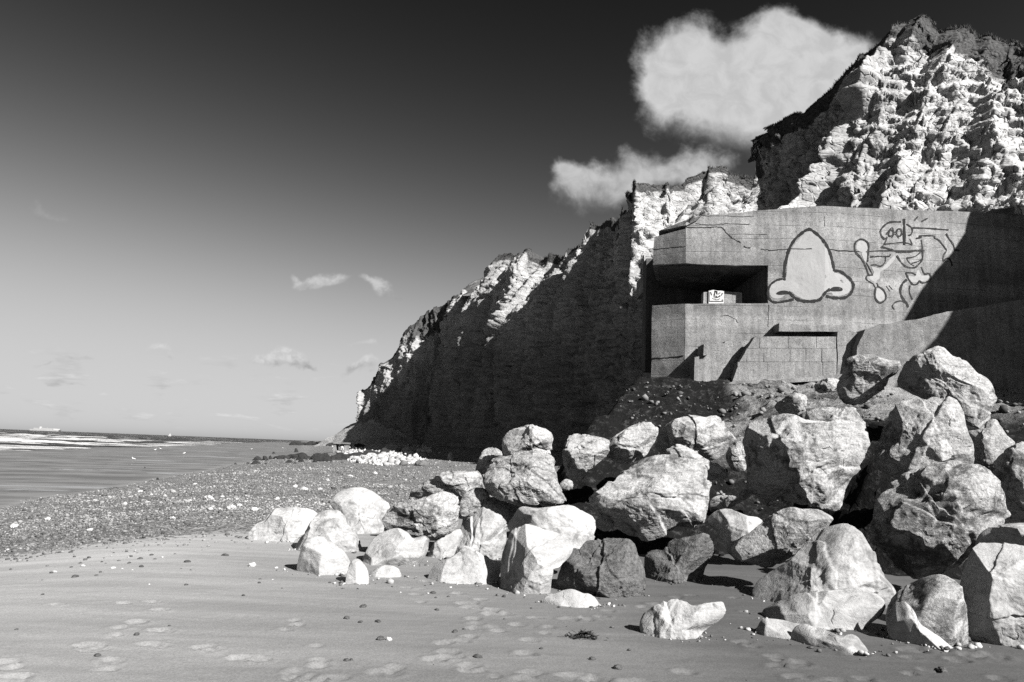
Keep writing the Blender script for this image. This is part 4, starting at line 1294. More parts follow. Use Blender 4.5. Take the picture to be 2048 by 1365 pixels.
def build_boulders():
    def B(*a, **k):
        k['ico'] = {id(ICO6): ICO7, id(ICO4): ICO5}.get(id(k.get('ico')), ICO6)
        return boulder(*a, **k)
    # --- left spill on the sand
    g = 'boulders heaped in front of the bunker'
    B('5', [(25, 595), (70, 520), (150, 470), (230, 395), (300, 385), (430, 385), (520, 420), (560, 500), (500, 560), (410, 600), (300, 612), (100, 608)], 0, 'pale sharp-edged boulder with fluted sides at the shingle end of the heap', M_CLEAN, 1, ground=True, rough=.9, ico=ICO6)
    B('5', [(590, 350), (640, 290), (700, 260), (800, 250), (880, 280), (960, 340), (1000, 390), (975, 450), (945, 540), (850, 560), (760, 545), (700, 500), (640, 430)], 0, 'domed white boulder with a mossy grey crown', M_CLEAN, 2, ground=True, rough=.6, facets=5, sq=2.2)
    B('5', [(330, 668), (370, 600), (430, 540), (470, 470), (540, 410), (620, 400), (680, 420), (720, 500), (780, 570), (830, 650), (700, 662), (560, 665), (400, 670)], 0, 'cone-shaped white boulder with a speckled peak', M_CLEAN, 3, ground=True, rough=.7, thick=.7)
    B('5', [(365, 790), (390, 700), (410, 640), (450, 585), (560, 580), (640, 640), (700, 690), (735, 750), (715, 800), (600, 820), (480, 820), (400, 805)], 0, 'smooth white hump resting against the cone-shaped boulder', M_CLEAN, 4, ground=True, rough=.35, facets=4, sq=2.2, thick=.6)
    B('5', [(698, 845), (720, 760), (770, 720), (815, 745), (850, 810), (860, 850), (905, 872), (800, 882), (730, 870)], 0, 'small smooth white rock shaped like a seal head', M_CLEAN, 5, ground=True, rough=.3, facets=2, sq=2.1)
    B('5', [(850, 815), (920, 775), (1000, 765), (1050, 790), (1064, 820), (960, 830), (870, 835)], 0, 'low white tongue of rock beside the small seal-shaped rock', M_CLEAN, 6, ground=True, rough=.3, facets=2, sq=2.1, thick=.5, ico=ICO4)
    B('5', [(790, 712), (860, 620), (950, 550), (1040, 520), (1110, 550), (1150, 580), (1240, 565), (1250, 620), (1230, 690), (1080, 740), (960, 755), (820, 742)], 0, 'smooth white boulder lying under the dark pitted one', M_CLEAN, 7, ground=True, rough=.45, facets=5, thick=.7)
    B('5', [(930, 540), (950, 440), (1000, 370), (1080, 340), (1180, 330), (1280, 290), (1350, 275), (1440, 310), (1450, 420), (1435, 520), (1340, 580), (1250, 610), (1150, 600), (1060, 570), (970, 560)], 10.9, 'dark deeply pitted boulder above the smooth white ones', M_ROUGH, 8, rough=1.7, ico=ICO6)
    B('5', [(1090, 320), (1170, 240), (1260, 190), (1330, 150), (1400, 140), (1500, 140), (1600, 150), (1620, 250), (1600, 330), (1450, 340), (1350, 330), (1200, 340)], 12.3, 'mossy grey boulder behind the dark pitted one', M_ROUGH, 9, rough=1.2)
    B('5', [(1425, 410), (1470, 310), (1540, 255), (1610, 255), (1650, 310), (1640, 400), (1540, 460), (1440, 450)], 11.2, 'shaded round boulder wedged between the pitted and knobbly boulders', M_ROUGH, 10, ico=ICO4)
    B('5', [(1220, 705), (1270, 630), (1350, 560), (1440, 520), (1480, 560), (1440, 640), (1390, 695), (1300, 716)], 0, 'narrow speckled wedge of rock beside the flat-topped pale boulder', M_CLEAN, 12, ground=True, rough=.9, ico=ICO4, thick=.6)
    B('5', [(1385, 692), (1400, 600), (1450, 530), (1480, 430), (1540, 360), (1640, 320), (1740, 310), (1790, 430), (1770, 520), (1755, 620), (1710, 690), (1680, 720), (1560, 725), (1450, 712)], 0, 'upright flat-topped pale boulder with a mottled upper half', M_CLEAN, 11, ground=True, rough=.9, ico=ICO6)
    B('5', [(1215, 838), (1280, 770), (1400, 710), (1490, 640), (1540, 660), (1620, 710), (1730, 760), (1720, 810), (1650, 870), (1560, 880), (1420, 875), (1280, 858)], 0, 'smooth low white boulder with a pointed hump on the sand', M_CLEAN, 13, ground=True, rough=.4, facets=5, thick=.7)
    # --- middle
    B('2', [(165, 370), (172, 300), (215, 250), (300, 225), (345, 213), (400, 230), (450, 245), (487, 290), (480, 345), (465, 400), (430, 430), (300, 430), (200, 420)], 11.9, 'rounded boulder balanced on top of the knobbly boulder', M_WEATH, 21, rough=1.1, facets=6)
    B('2', [(50, 540), (90, 470), (115, 410), (190, 410), (260, 385), (360, 375), (480, 400), (500, 470), (520, 570), (550, 630), (562, 710), (480, 730), (400, 735), (300, 730), (200, 700), (100, 660), (55, 600)], 11.0, 'big knobbly grey boulder carrying a rounded one on its back', M_ROUGH, 22, rough=1.5, ico=ICO6)
    B('2', [(0, 500), (40, 390), (90, 358), (140, 365), (170, 400), (170, 470), (110, 520), (20, 520)], 12.6, 'small shaded boulder at the shoulder of the knobbly boulder', M_ROUGH, 23, ico=ICO4)
    B('2', [(545, 370), (560, 320), (600, 275), (680, 275), (820, 300), (850, 340), (830, 400), (800, 430), (720, 490), (620, 560), (575, 545), (550, 470), (540, 420)], 12.6, 'pale squarish boulder with a dark hole near its top', M_WEATH, 24, rough=1.0)
    B('2', [(770, 390), (800, 330), (860, 290), (920, 250), (990, 210), (1060, 193), (1110, 215), (1148, 250), (1125, 310), (1085, 370), (1062, 410), (1000, 445), (930, 465), (870, 450), (800, 415)], 12.8, 'leaning egg-shaped grey boulder below the mound', M_WEATH, 25, rough=1.1, facets=6)
    B('2', [(1120, 330), (1180, 220), (1240, 180), (1340, 153), (1420, 165), (1490, 153), (1530, 175), (1570, 240), (1635, 300), (1625, 345), (1540, 410), (1480, 440), (1400, 440), (1300, 420), (1200, 400), (1130, 390)], 13.0, 'wide pale boulder with a peaked top below the mound', M_WEATH, 26, rough=1.1, ico=ICO6)
    B('2', [(1555, 420), (1580, 350), (1640, 315), (1690, 400), (1680, 500), (1600, 500)], 12.6, 'small grey boulder tucked behind the largest pale boulder', M_ROUGH, 27, ico=ICO4)
    B('2', [(690, 740), (700, 690), (760, 610), (815, 580), (880, 530), (960, 480), (1030, 440), (1100, 405), (1200, 398), (1300, 410), (1400, 440), (1452, 490), (1463, 600), (1455, 700), (1425, 830), (1360, 865), (1260, 870), (1140, 925), (1050, 945), (980, 920), (900, 890), (840, 840), (790, 790)], 10.3, 'large pale boulder split by a shaded groove down its left side', M_WEATH, 28, rough=1.2, ico=ICO6, bias=(0.35, -1, 0.3))
    B('2', [(1180, 400), (1220, 345), (1280, 338), (1340, 365), (1420, 420), (1500, 460), (1580, 515), (1530, 560), (1450, 560), (1380, 540), (1250, 460)], 11.4, 'flat pointed slab of chalk behind the grooved boulder', M_WEATH, 29, ico=ICO4, thick=.6)
    B('2', [(190, 850), (240, 780), (280, 725), (400, 730), (600, 718), (650, 748), (740, 790), (748, 880), (720, 960), (640, 1010), (500, 1010), (300, 960), (220, 900)], 9.9, 'smooth white boulder half in the shadow of the grooved boulder', M_CLEAN, 30, rough=.6, facets=6, sq=2.3)
    B('2', [(158, 1060), (180, 980), (220, 890), (330, 840), (420, 875), (520, 900), (600, 950), (625, 1000), (580, 1060), (490, 1120), (465, 1215), (400, 1250), (320, 1266), (240, 1256), (160, 1212), (152, 1130)], 0, 'tall smooth white boulder beside the dark wet-looking one', M_CLEAN, 31, ground=True, rough=.55, facets=6, ico=ICO6, sink=.2)
    B('2', [(500, 1190), (530, 1100), (575, 1010), (640, 990), (700, 945), (800, 928), (920, 920), (980, 940), (1005, 1000), (1050, 1110), (1058, 1205), (1000, 1270), (980, 1290), (900, 1282), (800, 1272), (700, 1252), (600, 1230)], 0, 'dark algae-stained boulder with pale scuffs standing on the sand', M_DARK, 32, ground=True, rough=1.0, ico=ICO6, sink=.2)
    B('2', [(1048, 1060), (1070, 1010), (1170, 990), (1210, 940), (1350, 900), (1470, 898), (1492, 960), (1492, 1020), (1450, 1080), (1410, 1140), (1398, 1192), (1300, 1197), (1200, 1192), (1100, 1187), (1048, 1150)], 0, 'dark boulder with a pale notched ledge under the grooved boulder', M_DARK, 33, ground=True, rough=1.1, ico=ICO6, sink=.2, thick=.7)
    B('2', [(745, 830), (800, 755), (850, 780), (860, 850), (800, 880)], 10.4, 'little chalk wedge jammed in a dark gap', M_WEATH, 34, ico=ICO4)
    B('2', [(525, 590), (560, 555), (605, 570), (600, 620), (540, 625)], 12.2, 'fist-sized pale stone in the gap under the squarish boulder', M_WEATH, 35, ico=ICO4)
    B('F', [(1414, 1044), (1424, 1028), (1453, 1018), (1490, 1030), (1525, 1040), (1520, 1066), (1500, 1100), (1482, 1126), (1455, 1105), (1438, 1072), (1420, 1058)], 9.8, 'white fang-like rock hanging beside the two dark boulders', M_CLEAN, 36, rough=.5, facets=5, thick=.7)
    B('F', [(1416, 1012), (1432, 992), (1470, 990), (1500, 975), (1508, 990), (1470, 1012), (1432, 1030)], 10.9, 'pale bone-shaped stone in the gap beside the biggest boulder', M_WEATH, 37, ico=ICO4)
    B('2', [(415, 1295), (500, 1266), (590, 1240), (660, 1260), (740, 1290), (860, 1348), (640, 1340), (480, 1330)], 0, 'nearly buried flat slab of chalk in the sand', M_CLEAN, 38, ground=True, rough=.5, facets=4, sink=.8, thick=.35, ico=ICO4)
    B('F', [(1278, 1245), (1296, 1222), (1320, 1208), (1355, 1200), (1385, 1210), (1420, 1205), (1448, 1206), (1457, 1238), (1430, 1248), (1400, 1262), (1350, 1271), (1310, 1276), (1288, 1262)], 0, 'lone white streaked rock lying in front on the sand', M_CLEAN, 39, ground=True, rough=1.0, ico=ICO6, thick=.6)
    # --- right
    B('3', [(115, 650), (150, 580), (205, 535), (320, 518), (430, 496), (550, 540), (700, 545), (850, 533), (945, 560), (1007, 670), (985, 780), (920, 900), (850, 990), (815, 1090), (805, 1165), (770, 1193), (700, 1165), (560, 1135), (430, 1110), (300, 1107), (200, 1072), (136, 1010), (150, 900), (125, 780)], 10.5, 'biggest boulder of the heap, pale with a pointed lower corner', M_WEATH, 41, rough=1.2, ico=ICO6, bias=(0.2, -1, 0.35), facets=8)
    B('3', [(545, 510), (600, 470), (700, 453), (780, 465), (880, 453), (915, 510), (970, 590), (930, 680), (700, 660), (560, 600)], 11.9, 'rough mottled boulder peeping over the biggest one', M_ROUGH, 42, rough=1.3)
    B('3', [(335, 445), (400, 400), (450, 363), (550, 375), (560, 440), (545, 495), (470, 540), (390, 520)], 13.6, 'jagged little rock at the foot of the block wall', M_WEATH, 43, rough=1.8, ico=ICO4)
    B('3', [(605, 312), (650, 275), (720, 260), (790, 275), (790, 330), (700, 360), (640, 360)], 14.6, 'flat pale rock just below the block wall', M_WEATH, 44, ico=ICO4)
    B('3', [(765, 280), (795, 230), (803, 160), (850, 115), (960, 93), (1080, 125), (1203, 150), (1210, 195), (1130, 260), (1090, 330), (1020, 380), (940, 440), (870, 445), (800, 425), (762, 350)], 13.4, 'white boulder with a dark undercut top corner against the apron', M_WEATH, 45, rough=1.1, ico=ICO6)
    B('3', [(1165, 300), (1200, 200), (1260, 110), (1380, 70), (1420, 35), (1470, 20), (1515, 60), (1580, 105), (1640, 130), (1720, 215), (1800, 260), (1842, 330), (1855, 410), (1825, 480), (1815, 550), (1730, 605), (1650, 605), (1600, 540), (1500, 450), (1340, 400), (1230, 350)], 12.4, 'topmost boulder of the heap, peaked and heavily pitted', M_WEATH, 46, rough=1.3, ico=ICO6, bias=(0.1, -1, 0.4))
    B('3', [(1000, 850), (1040, 700), (1090, 570), (1155, 450), (1240, 413), (1350, 398), (1450, 388), (1575, 400), (1632, 480), (1650, 600), (1695, 700), (1705, 840), (1640, 900), (1480, 930), (1350, 960), (1200, 970), (1110, 920)], 11.0, 'tall pale boulder directly under the topmost one', M_WEATH, 47, rough=1.2, ico=ICO6, bias=(0.1, -1, 0.25))
    B('3', [(1640, 640), (1720, 610), (1800, 545), (1850, 535), (1920, 640), (1985, 710), (1930, 800), (1860, 890), (1760, 900), (1690, 860)], 11.4, 'pale boulder with a cracked flank right of the tall one', M_WEATH, 48)
    B('F', [(1733, 1070), (1743, 1035), (1752, 1000), (1788, 960), (1830, 938), (1880, 922), (1940, 922), (1988, 944), (2014, 990), (2024, 1040), (2008, 1068), (1980, 1085), (1950, 1105), (1935, 1125), (1900, 1148), (1880, 1158), (1850, 1165), (1822, 1168), (1796, 1146), (1768, 1112), (1740, 1088)], 9.2, 'massive rounded boulder with a shaded hollow in its face', M_ROUGH, 49, rough=1.4, ico=ICO6, bias=(-0.45, -1, -0.1))
    B('F', [(1985, 935), (2005, 905), (2025, 890), (2060, 885), (2110, 915), (2115, 1000), (2070, 1050), (2024, 1045), (2005, 990)], 10.6, 'half-shaded boulder beside the massive rounded one', M_WEATH, 50)
    B('F', [(1950, 1092), (1965, 1062), (1990, 1052), (2048, 1046), (2105, 1050), (2125, 1110), (2060, 1140), (1990, 1130)], 8.3, 'smooth pale boulder lying on top of the veined one', M_CLEAN, 51, rough=.6)
    B('F', [(1908, 1230), (1916, 1184), (1931, 1126), (1946, 1096), (1976, 1090), (2048, 1095), (2115, 1120), (2140, 1190), (2100, 1260), (2040, 1285), (1990, 1294), (1965, 1278), (1925, 1264)], 0, 'large white veined boulder with a pointed foot in the sand', M_CLEAN, 52, ground=True, rough=.9, ico=ICO6, sink=.12, bias=(-0.2, -1, 0.3))
    B('F', [(1772, 1240), (1777, 1210), (1800, 1184), (1830, 1166), (1865, 1151), (1888, 1151), (1918, 1168), (1935, 1220), (1930, 1290), (1880, 1290), (1830, 1286), (1795, 1280)], 0, 'shaded boulder behind the veined boulder, lit along its crest', M_WEATH, 53, ground=True, rough=.6)
    B('F', [(1773, 1255), (1779, 1228), (1789, 1208), (1826, 1205), (1822, 1224), (1848, 1250), (1888, 1272), (1936, 1292), (1860, 1291), (1800, 1286)], 0, 'smooth white foot of rock reaching out over the sand', M_CLEAN, 54, ground=True, rough=.3, facets=3, thick=.5, sq=2.1)
    B('4', [(170, 700), (190, 620), (300, 560), (440, 480), (520, 400), (650, 280), (780, 240), (890, 230), (915, 300), (985, 350), (1035, 450), (1095, 590), (1198, 712), (1120, 800), (900, 830), (640, 830), (400, 800), (200, 762)], 0, 'huge smooth white boulder sloping up to a blunt peak', M_CLEAN, 55, ground=True, rough=.7, ico=ICO6, sink=.15, thick=.75, facets=6)
    B('4', [(195, 905), (240, 830), (350, 780), (500, 715), (700, 685), (900, 675), (1050, 715), (1115, 790), (1015, 908), (640, 936), (420, 925), (280, 932)], 0, 'broad white shelf of rock along the foot of the huge boulder', M_CLEAN, 56, ground=True, rough=.5, facets=5, thick=.55)
    B('4', [(160, 967), (240, 910), (330, 890), (520, 930), (600, 950), (560, 1010), (440, 1005), (240, 982)], 0, 'low white ridge of rock in the sand before the shelf', M_CLEAN, 57, ground=True, rough=.4, facets=3, thick=.5, ico=ICO4)
    B('4', [(430, 1005), (500, 940), (640, 955), (790, 1000), (900, 1010), (1015, 1082), (940, 1092), (800, 1060), (640, 1040)], 0, 'smooth white fin of rock tapering out into the sand', M_CLEAN, 58, ground=True, rough=.35, facets=3, thick=.4, ico=ICO4)
    B('4', [(20, 400), (110, 325), (240, 230), (330, 160), (440, 116), (560, 130), (680, 140), (752, 230), (690, 300), (620, 380), (480, 480), (340, 530), (270, 548), (180, 510), (100, 485)], 9.2, 'grey boulder with one bright facet above the huge white one', M_ROUGH, 59, rough=1.0, ico=ICO6)


build_boulders()


# ------------------------------------------------------------------ shingle, pebbles, cobbles
def chunks(name, pos, rad, tone, flat, seed, mat, ico=ICO1, jag=0.25, smooth=True, kind='stuff', label=None, sink=0.25):
    D, F = ico
    rs = np.random.default_rng(seed)
    n = len(pos); m = len(D)
    sc = rad[:, None]*np.stack([rs.uniform(0.75, 1.35, n), rs.uniform(0.7, 1.1, n), flat*rs.uniform(0.7, 1.2, n)], -1)
    a = rs.uniform(0, 2*np.pi, n); tl = rs.normal(0, 0.3, n)
    V = D[None]*(1+jag*rs.uniform(-1, 1, (n, m, 1)))
    V = V*sc[:, None, :]
    x, y, z = V[..., 0].copy(), V[..., 1].copy(), V[..., 2].copy()
    ct, st = np.cos(tl)[:, None], np.sin(tl)[:, None]
    x, z = x*ct-z*st, x*st+z*ct
    ca, sa = np.cos(a)[:, None], np.sin(a)[:, None]
    V[..., 0] = x*ca-y*sa; V[..., 1] = x*sa+y*ca; V[..., 2] = z
    V = V+pos[:, None, :]+np.array([0, 0, 1.0])*(sc[:, 2]*(1-sink*2))[:, None, None]
    Fa = (F[None]+(np.arange(n)*m)[:, None, None]).reshape(-1, 3)
    me = make_mesh(name, V.reshape(-1, 3), Fa, smooth)
    attr(me, 'tone', np.repeat(tone, m))
    return add(name, me, mat, kind=kind, label=label)


def build_shingle():
    rs = np.random.default_rng(21)
    P0 = []
    for (y0, y1, dens) in ((7.5, 14, 330), (14, 20, 260), (20, 30, 100), (30, 48, 28), (48, 90, 6)):
        x0, x1 = -0.78*y1, min(0.2*y1+1.0, 9.0)
        n = int((y1-y0)*(x1-x0)*dens)
        x = rs.uniform(x0, x1, n); y = rs.uniform(y0, y1, n)
        k = (x > -0.76*y-0.5); x = x[k]; y = y[k]
        nb = fbm(np.stack([x, y, 0*x], -1)*0.16, 3)
        m = shingle_mask(x, y, nb)
        n2 = fbm(np.stack([x, y, 0*x+3], -1)*0.8, 3)
        keep = rs.random(len(x)) < np.clip(m*(0.75+0.9*n2), 0.0, 1)*np.where(m < 0.35, 0.5, 1)+0.0
        P0.append(np.stack([x[keep], y[keep], 0*x[keep]], -1))
    p = np.concatenate(P0); p[:, 2] = ground_z(p[:, 0], p[:, 1])
    n = len(p)
    r = np.exp(rs.normal(math.log(0.0135), 0.5, n)); r = np.clip(r, 0.008, 0.09)*(1+np.clip(p[:, 1]-14, 0, 60)*0.03)
    tone = np.where(rs.random(n) < 0.36, rs.uniform(0.05, 0.12, n), rs.uniform(0.13, 0.28, n))
    tone = tone*(0.85+0.6*fbm(p*np.array([0.25, 0.6, 1]), 3))
    print('pebbles', n)
    chunks('shingle', p, r, tone, 0.55, 5, M_PEB, label='bank of grey and white shingle spread across the beach')


build_shingle()


def small_stone(seed, jag, flat):
    D, F = ICO4
    p = D*1.0+seed*5.1
    V = D*(1+jag*fbm(p*1.4, 4)+0.3*jag*fbm(p*5, 3))[:, None]
    return make_mesh('pebble', V*np.array([1, 0.75, flat]), F)


def build_pebbles():
    dark = [small_stone(k, 0.55, 0.55) for k in range(5)]; pale = [small_stone(10+k, 0.45, 0.6) for k in range(4)]
    for m in dark: m.materials.append(M_FLINT)
    for m in pale: m.materials.append(M_PALEPEB)
    rr = random.Random(9)

    def put(px, py, w, kind):
        x, y, z = ground_hit(px, py)
        r = 0.5*w/FPX*y
        me = (dark if kind == 'd' else pale)[rr.randrange(4)]
        o = add('pebble', me, loc=(x, y, z+r*0.16))
        o.scale = (r, r, r*rr.uniform(0.8, 1.2)); o.rotation_euler = (rr.uniform(-.15, .15), rr.uniform(-.15, .15), rr.uniform(0, 6.28))
        if kind == 'd':
            o['label'] = 'dark flint pebble lying loose on the smooth sand'; o['group'] = 'dark pebbles scattered on the sand'
        else:
            o['label'] = 'small pale chalk pebble lying loose on the smooth sand'; o['group'] = 'pale pebbles scattered on the sand'
        o['category'] = 'pebble'
    for (cx, cy_, w) in [(345, 22, 20), (415, 20, 22), (435, 45, 18), (155, 57, 18), (180, 50, 16), (90, 60, 26), (470, 78, 16), (520, 50, 22), (597, 72, 16), (620, 80, 12), (665, 22, 12), (740, 14, 18), (755, 80, 20), (765, 40, 20),
                         (826, 101, 28), (300, 137, 18), (437, 164, 36), (565, 154, 20), (587, 133, 18), (153, 177, 8), (247, 182, 10), (248, 270, 20), (820, 55, 30), (888, 33, 22), (905, 57, 18), (1022, 27, 14), (1095, 77, 34), (1315, 37, 38),
                         (1088, 213, 22), (1424, 270, 22), (1522, 176, 18), (1518, 195, 18), (1660, 120, 10), (1930, 190, 18), (1650, 225, 10), (2030, 395, 30), (2030, 645, 40), (573, 620, 36), (800, 495, 34), (94, 473, 20), (990, 443, 14), (1060, 117, 10), (1115, 125, 12), (703, 257, 8)]:
        put(cx*700/2048, 1100+cy_*265/775, w*700/2048, 'd')
    for (cx, cy_, w) in [(1475, 101, 48), (1615, 110, 24), (1595, 176, 12), (872, 211, 14), (320, 130, 24), (775, 121, 12), (660, 110, 26), (715, 114, 14), (950, 47, 18), (45, 5, 20), (485, 95, 28)]:
        put(cx*700/2048, 1100+cy_*265/775, w*700/2048, 'p')
    for (cx, cy_, w) in [(45, 77, 14), (248, 65, 14), (440, 60, 12), (488, 101, 32), (503, 128, 18), (576, 122, 18), (78, 181, 40), (510, 200, 30), (60, 270, 26), (165, 267, 34), (615, 327, 34), (668, 312, 22), (180, 370, 46), (903, 252, 14), (1062, 190, 14),
                         (748, 476, 52), (1120, 424, 24), (1420, 488, 42), (1568, 540, 46), (1634, 435, 24), (8, 495, 24), (490, 520, 8), (1268, 295, 8), (1235, 505, 10), (1410, 185, 24), (1885, 60, 18)]:
        put(700+cx*700/2048, 1150+cy_*215/629, w*700/2048, 'd')
    for (cx, cy_, w) in [(228, 373, 38), (458, 103, 16), (590, 70, 16), (295, 98, 14)]:
        put(700+cx*700/2048, 1150+cy_*215/629, w*700/2048, 'p')
    for (cx, cy_, w) in [(1485, 1235, 78), (455, 1058, 18), (590, 1083, 40), (925, 1158, 12), (615, 1197, 14), (1075, 1062, 14), (1790, 1250, 12), (150, 1302, 14)]:
        put(1450+cx*598/2048, 980+cy_*385/1319, w*598/2048, 'd')
    # weed clump
    x, y, z = ground_hit(1172, 1274)
    rs = np.random.default_rng(3); V = []; F = []
    for k in range(140):
        a = rs.uniform(0, 6.28); r = abs(rs.normal(0, 0.055)); bx, by = x+r*math.cos(a)*1.5, y+r*math.sin(a)*0.8
        bz = z+0.0+max(0, 0.045-r*0.4); b = rs.uniform(0, 6.28); L_ = rs.uniform(0.03, 0.07); w = rs.uniform(0.004, 0.009)
        d = np.array([math.cos(b), math.sin(b), rs.uniform(-.3, .5)]); n = np.array([-d[1], d[0], 0])
        c = np.array([bx, by, bz]); i = len(V)
        V += [c-n*w, c+n*w, c+d*L_+n*w, c+d*L_-n*w]; F.append((i, i+1, i+2, i+3))
    V = np.array(V)
    o = add('seaweed_clump', make_mesh('seaweed_clump', V-np.array([x, y, z]), F), M_WEED, loc=(x, y, z), label='dark clump of dried seaweed on the sand', cat='seaweed')


M_WEED = mat_grey('seaweed', 0.012, 0.04, 40, 0.6, 0.2)
build_pebbles()


def build_cobbles():
    mesh = [small_stone(30+k, 0.5, 0.6) for k in range(4)]
    for m in mesh: m.materials.append(M_PALEPEB)
    rr = random.Random(2)
    for (px, py, w) in [(418, 1000, 22), (421, 1022, 12), (462, 1020, 18), (508, 1023, 14), (607, 980, 16), (28, 1056, 18), (280, 984, 9), (590, 974, 11), (478, 1013, 10), (640, 979, 10), (95, 1040, 14), (345, 1040, 12), (555, 1000, 9), (250, 1010, 11),
                        (700, 955, 12), (655, 962, 9), (180, 1062, 12), (330, 995, 8), (750, 948, 10), (390, 970, 8)]:
        x, y, z = ground_hit(px, py); r = 0.5*w/FPX*y
        o = add('cobble', mesh[rr.randrange(4)], loc=(x, y, z+r*0.2), label='pale chalk cobble among the grey shingle', cat='cobble', group='chalk cobbles on the shingle')
        o.scale = (r, r, r*rr.uniform(.8, 1.3)); o.rotation_euler = (rr.uniform(-.2, .2), rr.uniform(-.2, .2), rr.uniform(0, 6.28))


build_cobbles()


def build_mound_stones():
    rs = np.random.default_rng(77); n = 900
    x = rs.uniform(2.6, 13.5, n); y = rs.uniform(13.6, 18.9, n)
    z = mound_z(x, y)+0.30*fbm(np.stack([x, y, mound_z(x, y)], -1)*0.8, 5, 0.55)+0.05
    k = (z > 0.6) & ((x < 8.3) | (y < 17.6)); p = np.stack([x, y, z], -1)[k]
    r = np.clip(np.exp(rs.normal(math.log(0.026), 0.6, len(p))), 0.01, 0.10)
    chunks('mound_rubble', p, r, rs.uniform(0.03, 0.17, len(p)), 0.8, 13, M_PEB, jag=.4, smooth=False, label='loose stones and rubble strewn over the mound')


build_mound_stones()


